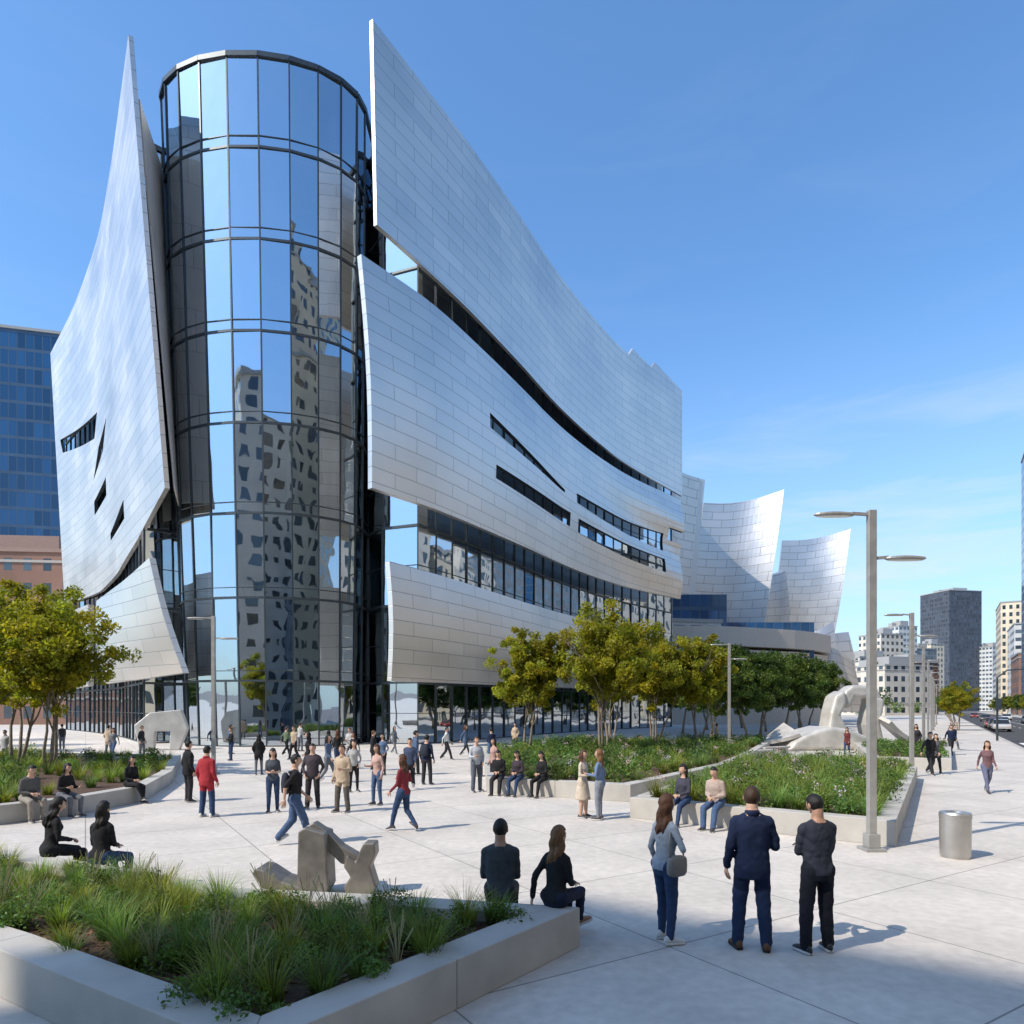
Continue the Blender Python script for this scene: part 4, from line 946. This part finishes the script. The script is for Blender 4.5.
for i,(x,y,s_) in enumerate(((14.5,50,.95),(16.5,56,1.05),(20,58,.95),(20.5,64,1.1),(24,66,1.05),(28,70,1.1),(29,78,1.1),(34,80,1.1),(37,88,1.15),(43,95,1.2),(18,72,1.1),(24,84,1.15),(31,92,1.2),(38,104,1.2),(47,108,1.2))):
    tree('shade_tree',x,y,TV3,s_,0,i*1.3)
for i in range(14):
    p=SP(95+i*24,-3.0); tree('street_tree',p.x,p.y,TV3 if i%3 else TV1,.8,0,i)
    p=SP(70+i*26,17.5); tree('street_tree',p.x,p.y,TV1 if i%2 else TV3,.95,0,i+.5)
tree('street_tree',-38,47,TV3,.9,0,1); tree('street_tree',-46,55,TV3,1,0,2); tree('street_tree',-33,41,TV1,.9,0,2.6)
r=random.Random(5); C=[];RR=[]
for k in range(260):
    t=r.random(); x=60+t*190+r.uniform(-20,20); y=175+t*230+r.uniform(-15,15)
    if (x-5.6)>.629*y-6: continue
    C.append((x,y,r.uniform(2.5,8))); RR.append(r.uniform(1.8,3.2))
leaves('distant_trees',C,RR,160,.4,LEAFD,None,9)

# ================================================================= STREET FURNITURE
LENS=simple('lamp_lens',(.75,.75,.72),.3)
def lamp(x,y,rot=0,H=6.45,arms=((.0,-1,.72),(-.83,1,.66))):
    E=empty('street_lamp',(x,y,0),rot); m=MB()
    m.box((0,0,.03),(.19,.19,.03)); m.box((0,0,.19),(.115,.115,.13)); m.box((0,0,H/2+.1),(.075,.06,H/2-.1)); m.build('pole',[LAMPM],E,bevel=.012)
    a=MB(); l=MB()
    for dz,sd,L in arms:
        z=H-.08+dz; a.bar((sd*.07,0,z),(sd*(L-.35),0,z+.02),.05,.07)
        R=[]
        for zz,k in ((-.035,.85),(-.01,1),(.02,.95),(.04,.6)):
            R.append([(sd*(L-.02)+.40*k*math.cos(t)*1.0,.13*k*math.sin(t),z+zz) for t in [2*math.pi*q/20 for q in range(20)]])
        a.rings(R); l.rings([[(p[0]*1,p[1]*.8,p[2]-.006) for p in R[0]],[(p[0],p[1]*.8,p[2]+.002) for p in R[0]]])
    a.build('luminaire_arms',[LAMPM],E,smooth=False,recalc=True); l.build('lens',[LENS],E)
for x,y in ((6.82,12.95),(15.75,26.9),(24.6,40.8),(33.4,54.8),(42.2,68.7),(51,82.7),(60,97),(-12.2,27.9),(12.6,39.6),(69,111),(-31,36)):
    lamp(x,y,.0)
E=empty('litter_bin',(8.02,12.35,0)); m=MB()
prof=[(.0,.23),(.04,.23),(.041,.245),(.70,.252),(.80,.252),(.82,.24),(.82,.16),(.76,.15),(.60,.15)]
m.rings([[(rr_*math.cos(t),rr_*math.sin(t),z) for t in [2*math.pi*q/48 for q in range(48)]] for z,rr_ in prof])
m.build('bin_shell',[SATIN],E,smooth=False)
m=MB(); m.rings([[(.252*k*math.cos(t),.252*k*math.sin(t),z) for t in [2*math.pi*q/48 for q in range(48)]] for z,k in ((.71,1.0),(.72,1.025),(.79,1.025),(.80,1.0))]); m.build('bin_rim',[SATIN],E)
E=empty('litter_bin',(-1.4,27,0)); m=MB(); m.rings([[(rr_*math.cos(t),rr_*math.sin(t),z) for t in [2*math.pi*q/24 for q in range(24)]] for z,rr_ in prof]); m.build('bin_shell',[SATIN],E)
# angular steel sculpture: dimensions in metres from its base centre
E=empty('abstract_steel_sculpture',(-2.85,10.0,0)); m=MB()
m.prism([(-.86,.35),(-.80,.41),(-.68,.38),(-.45,.23),(-.16,.14),(-.02,.05),(-.05,0),(-.62,0)],-.28,.25)
m.prism([(-.21,.93),(-.12,.99),(.18,.90),(.22,.12),(.16,.0),(-.23,.0)],-.25,.22)
m.prism([(-.16,.97),(-.03,1.04),(.15,.92),(.38,.70),(.67,.53),(.67,.36),(.36,.44),(.16,.64),(.03,.79)],-.10,.12)
m.prism([(.67,.67),(.71,.75),(.87,.75),(.88,.58),(.80,.41),(.89,.12),(.83,.0),(.46,0),(.42,.12),(.52,.26),(.42,.41),(.47,.58),(.59,.48)],-.17,.14)
m.build('sculpture_pieces',[simple('weathered_steel_grey',(.21,.195,.175),.5,.5,nscale=4,namt=.3)],E,bevel=.025,recalc=True)
def ribbon(name,E,f,w0,w1,n=40,th=.12,mat=SATIN):
    m=MB(); R=[]
    for i in range(n+1):
        t=i/n; p=f(t); q=f(min(1,t+.01)); q0=f(max(0,t-.01)); tg=(q-q0).normalized(); wv=Vector((math.sin(t*2.2)*.3,1,.3*math.cos(t*3))).normalized(); wv=(wv-tg*wv.dot(tg)).normalized(); nn=tg.cross(wv); w=w0+(w1-w0)*t
        R.append([p+wv*w+nn*th,p-wv*w+nn*th,p-wv*w-nn*th,p+wv*w-nn*th])
    m.rings(R); return m.build(name,[mat],E,smooth=False,recalc=True)
SCM=simple('cast_pale_metal',(.56,.54,.50),.5,.3,nscale=1.2,namt=.2)
E=empty('curved_plaza_sculpture',(20.8,45,0),.1)
m=MB()
m.prism([(-3.6,0),(-3.1,.55),(-2.4,.95),(-1.5,1.3),(-.6,1.5),(.3,1.4),(1.0,1.2),(2.2,.7),(3.4,0)],-1.6,1.4)
m.prism([(-.4,1.2),(-.2,2.4),(.1,3.5),(.8,3.9),(.9,3.0),(.5,2.2),(1.1,1.2)],-.8,.6)
m.prism([(.6,3.2),(.9,3.8),(1.4,4.2),(2.4,4.2),(3.2,3.9),(3.6,3.1),(2.7,3.3),(1.6,3.4),(1.2,2.6)],-.6,.5)
m.prism([(2.7,3.5),(3.6,3.3),(3.5,2.5),(3.3,1.7),(3.5,.8),(3.9,0),(2.7,0),(2.3,1.6)],-.7,.6)
m.build('folded_plates',[SCM],E,bevel=.22,recalc=True)
ribbon('sweeping_plate',E,lambda t:Vector((3.2+4.5*t,-.6+t*1.0,2.0*(1-t)**1.8+.12)),1.2,.8,mat=SCM)
ribbon('left_plate',E,lambda t:Vector((-2.6-3.2*t,-.3+t*.6,1.2*(1-t)**1.6+.12)),1.1,.7,mat=SCM)
E=empty('angular_plaza_sculpture',(-22.6,44,0),.3); m=MB()
m.prism([(-1.2,0),(-1.5,1.6),(-.6,2.4),(1.2,2.6),(1.6,1.4),(1.1,0),(.5,0),(.6,1.2),(-.3,1.2),(-.4,0)],-.4,.4); m.build('folded_plates',[SCM],E,bevel=.05,recalc=True)
for bx,by,br_ in ((13.3,36.5,.6),(15.2,39.5,.6),(-17,31,-.2)):
    E=empty('concrete_bench',(bx,by,0),br_); m=MB(); m.box((0,0,.41),(1.2,.24,.05)); m.box((-.9,0,.18),(.1,.2,.178)); m.box((.9,0,.18),(.1,.2,.178)); m.build('bench_seat_and_legs',[CONC],E,bevel=.01)
E=empty('traffic_signal',tuple(SP(66,-.8))+(0,),0); m=MB(); m.tube([(0,0,0),(0,0,5.2),(.6,-.3,5.8),(4.5,-2.6,6.1)],[.09,.07,.06,.05],8); m.box((0,-.15,3.0),(.16,.12,.45)); m.box((4.3,-2.7,5.7),(.16,.12,.45)); m.build('mast_and_heads',[FRAME],E)
def car(x,y,rot,col):
    E=empty('parked_car',(x,y,-.13),rot); W=.88
    side=[(-2.2,.35),(-2.22,.7),(-2.0,.88),(-1.1,.95),(1.35,1.0),(2.05,.95),(2.2,.75),(2.2,.35)]
    cab=[(-1.15,.94),(-.5,1.38),(.0,1.47),(.9,1.45),(1.75,.98)]
    m=MB(); m.prism(side,-W,W); m.build('car_body',[simple('car_paint',col,.3,.2)],E,bevel=.07,recalc=True)
    def nar(v): return (v[0],v[1]*(1-.16*max(0,(v[2]-.95)/.5)),v[2])
    m=MB(); m.prism(cab,-W+.06,W-.06,0,nar); m.build('car_windows',[simple('car_glass',(.02,.025,.03),.05)],E,bevel=.03,recalc=True)
    m=MB(); m.prism([(-.42,1.42),(0,1.485),(.9,1.465),(1.0,1.43),(.0,1.45)],-W+.2,W-.2); m.build('car_roof',[simple('car_paint',col,.3,.2)],E,recalc=True)
    m=MB()
    for wx in (-1.35,1.35):
        for sy_ in (-1,1): m.tube([(wx,sy_*(W-.18),.33),(wx,sy_*(W+.01),.33)],[.33,.33],20)
    m.build('wheels',[simple('tyre_rubber',(.02,.02,.02),.8)],E)
    m=MB()
    for sy_ in (-1,1): m.box((-2.2,sy_*.62,.68),(.03,.18,.07)); m.box((2.19,sy_*.62,.72),(.03,.16,.08))
    m.build('lights',[simple('car_light_lens',(.6,.5,.45),.2)],E)
rt=math.atan2(.847,.532)
for s_,o,c in ((98,1.4,(.5,.5,.5)),(106,1.4,(.03,.03,.035)),(114,1.4,(.25,.02,.02)),(128,3.4,(.6,.6,.58)),(150,8.5,(.05,.07,.12)),(84,12.8,(.4,.4,.4)),(172,3.2,(.1,.1,.1)),(195,8.4,(.6,.6,.6)),(230,3.3,(.3,.05,.04))):
    p=SP(s_,o); car(p.x,p.y,rt,c)

# ================================================================= LIGHT / SKY / CAMERA
w=bpy.data.worlds.new('World'); scene.world=w; w.use_nodes=True; nt=w.node_tree; nt.nodes.clear(); N=nt.nodes.new; L=nt.links.new
out=N('ShaderNodeOutputWorld'); bg=N('ShaderNodeBackground'); bg.inputs[1].default_value=.15
sky=N('ShaderNodeTexSky'); sky.sky_type='NISHITA'; sky.sun_disc=False; sky.sun_elevation=SUN_EL; sky.sun_rotation=math.atan2(SUN_H.x,SUN_H.y)%(2*math.pi)
sky.altitude=50; sky.air_density=1.0; sky.dust_density=.6; sky.ozone_density=2.5
gain=N('ShaderNodeVectorMath'); gain.operation='MULTIPLY'; gain.inputs[1].default_value=(1.12,1.55,1.82); L(sky.outputs[0],gain.inputs[0])
tc=N('ShaderNodeTexCoord'); sx=N('ShaderNodeSeparateXYZ'); L(tc.outputs['Generated'],sx.inputs[0])
hz=N('ShaderNodeMapRange'); hz.inputs[1].default_value=0.0; hz.inputs[2].default_value=.5; hz.inputs[3].default_value=1; hz.inputs[4].default_value=0; L(sx.outputs[2],hz.inputs[0])
pw=N('ShaderNodeMath'); pw.operation='POWER'; pw.inputs[1].default_value=1.6; L(hz.outputs[0],pw.inputs[0])
pm=N('ShaderNodeMath'); pm.operation='MULTIPLY'; pm.inputs[1].default_value=.85; L(pw.outputs[0],pm.inputs[0])
hm=N('ShaderNodeMix'); hm.data_type='RGBA'; hm.inputs[7].default_value=(4.0,4.9,5.7,1); L(pm.outputs[0],hm.inputs[0]); L(gain.outputs[0],hm.inputs[6])
mp=N('ShaderNodeMapping'); mp.inputs['Scale'].default_value=(1.2,1.2,7.0); mp.inputs['Rotation'].default_value=(.06,.05,0); L(tc.outputs['Generated'],mp.inputs[0])
n=N('ShaderNodeTexNoise'); n.inputs['Scale'].default_value=2.6; n.inputs['Detail'].default_value=9; n.inputs['Roughness'].default_value=.62; n.inputs['Distortion'].default_value=.5; L(mp.outputs[0],n.inputs['Vector'])
mr=N('ShaderNodeMapRange'); mr.inputs[1].default_value=.50; mr.inputs[2].default_value=.76; mr.inputs[3].default_value=0; mr.inputs[4].default_value=.6; L(n.outputs['Fac'],mr.inputs[0])
m1=N('ShaderNodeMapRange'); m1.inputs[1].default_value=.02; m1.inputs[2].default_value=.12; L(sx.outputs[2],m1.inputs[0])
m2=N('ShaderNodeMapRange'); m2.inputs[1].default_value=.22; m2.inputs[2].default_value=.42; m2.inputs[3].default_value=1; m2.inputs[4].default_value=.06; L(sx.outputs[2],m2.inputs[0])
mu=N('ShaderNodeMath'); mu.operation='MULTIPLY'; L(mr.outputs[0],mu.inputs[0]); L(m1.outputs[0],mu.inputs[1])
mu2=N('ShaderNodeMath'); mu2.operation='MULTIPLY'; L(mu.outputs[0],mu2.inputs[0]); L(m2.outputs[0],mu2.inputs[1])
mx=N('ShaderNodeMix'); mx.data_type='RGBA'; mx.inputs[7].default_value=(5.6,6.0,6.3,1); L(mu2.outputs[0],mx.inputs[0]); L(hm.outputs[2],mx.inputs[6])
L(mx.outputs[2],bg.inputs[0]); L(bg.outputs[0],out.inputs[0])
sl_=bpy.data.lights.new('sun','SUN'); sl_.energy=5.0; sl_.angle=math.radians(.53); sl_.color=(1,.90,.77)
so=bpy.data.objects.new('sun',sl_); COL.objects.link(so); S=Vector((SUN_H.x*math.cos(SUN_EL),SUN_H.y*math.cos(SUN_EL),math.sin(SUN_EL))); so.rotation_euler=S.to_track_quat('Z','Y').to_euler(); so.location=(0,0,80)
cd=bpy.data.cameras.new('camera'); cd.lens=24; cd.sensor_width=36; cd.shift_y=196/1024; cd.clip_end=8000; cd.clip_start=.1
cam=bpy.data.objects.new('camera',cd); COL.objects.link(cam); cam.location=(0,0,2.7); cam.rotation_euler=(math.pi/2,0,0); scene.camera=cam
scene.view_settings.view_transform='Standard'; scene.view_settings.look='None'; scene.view_settings.exposure=0
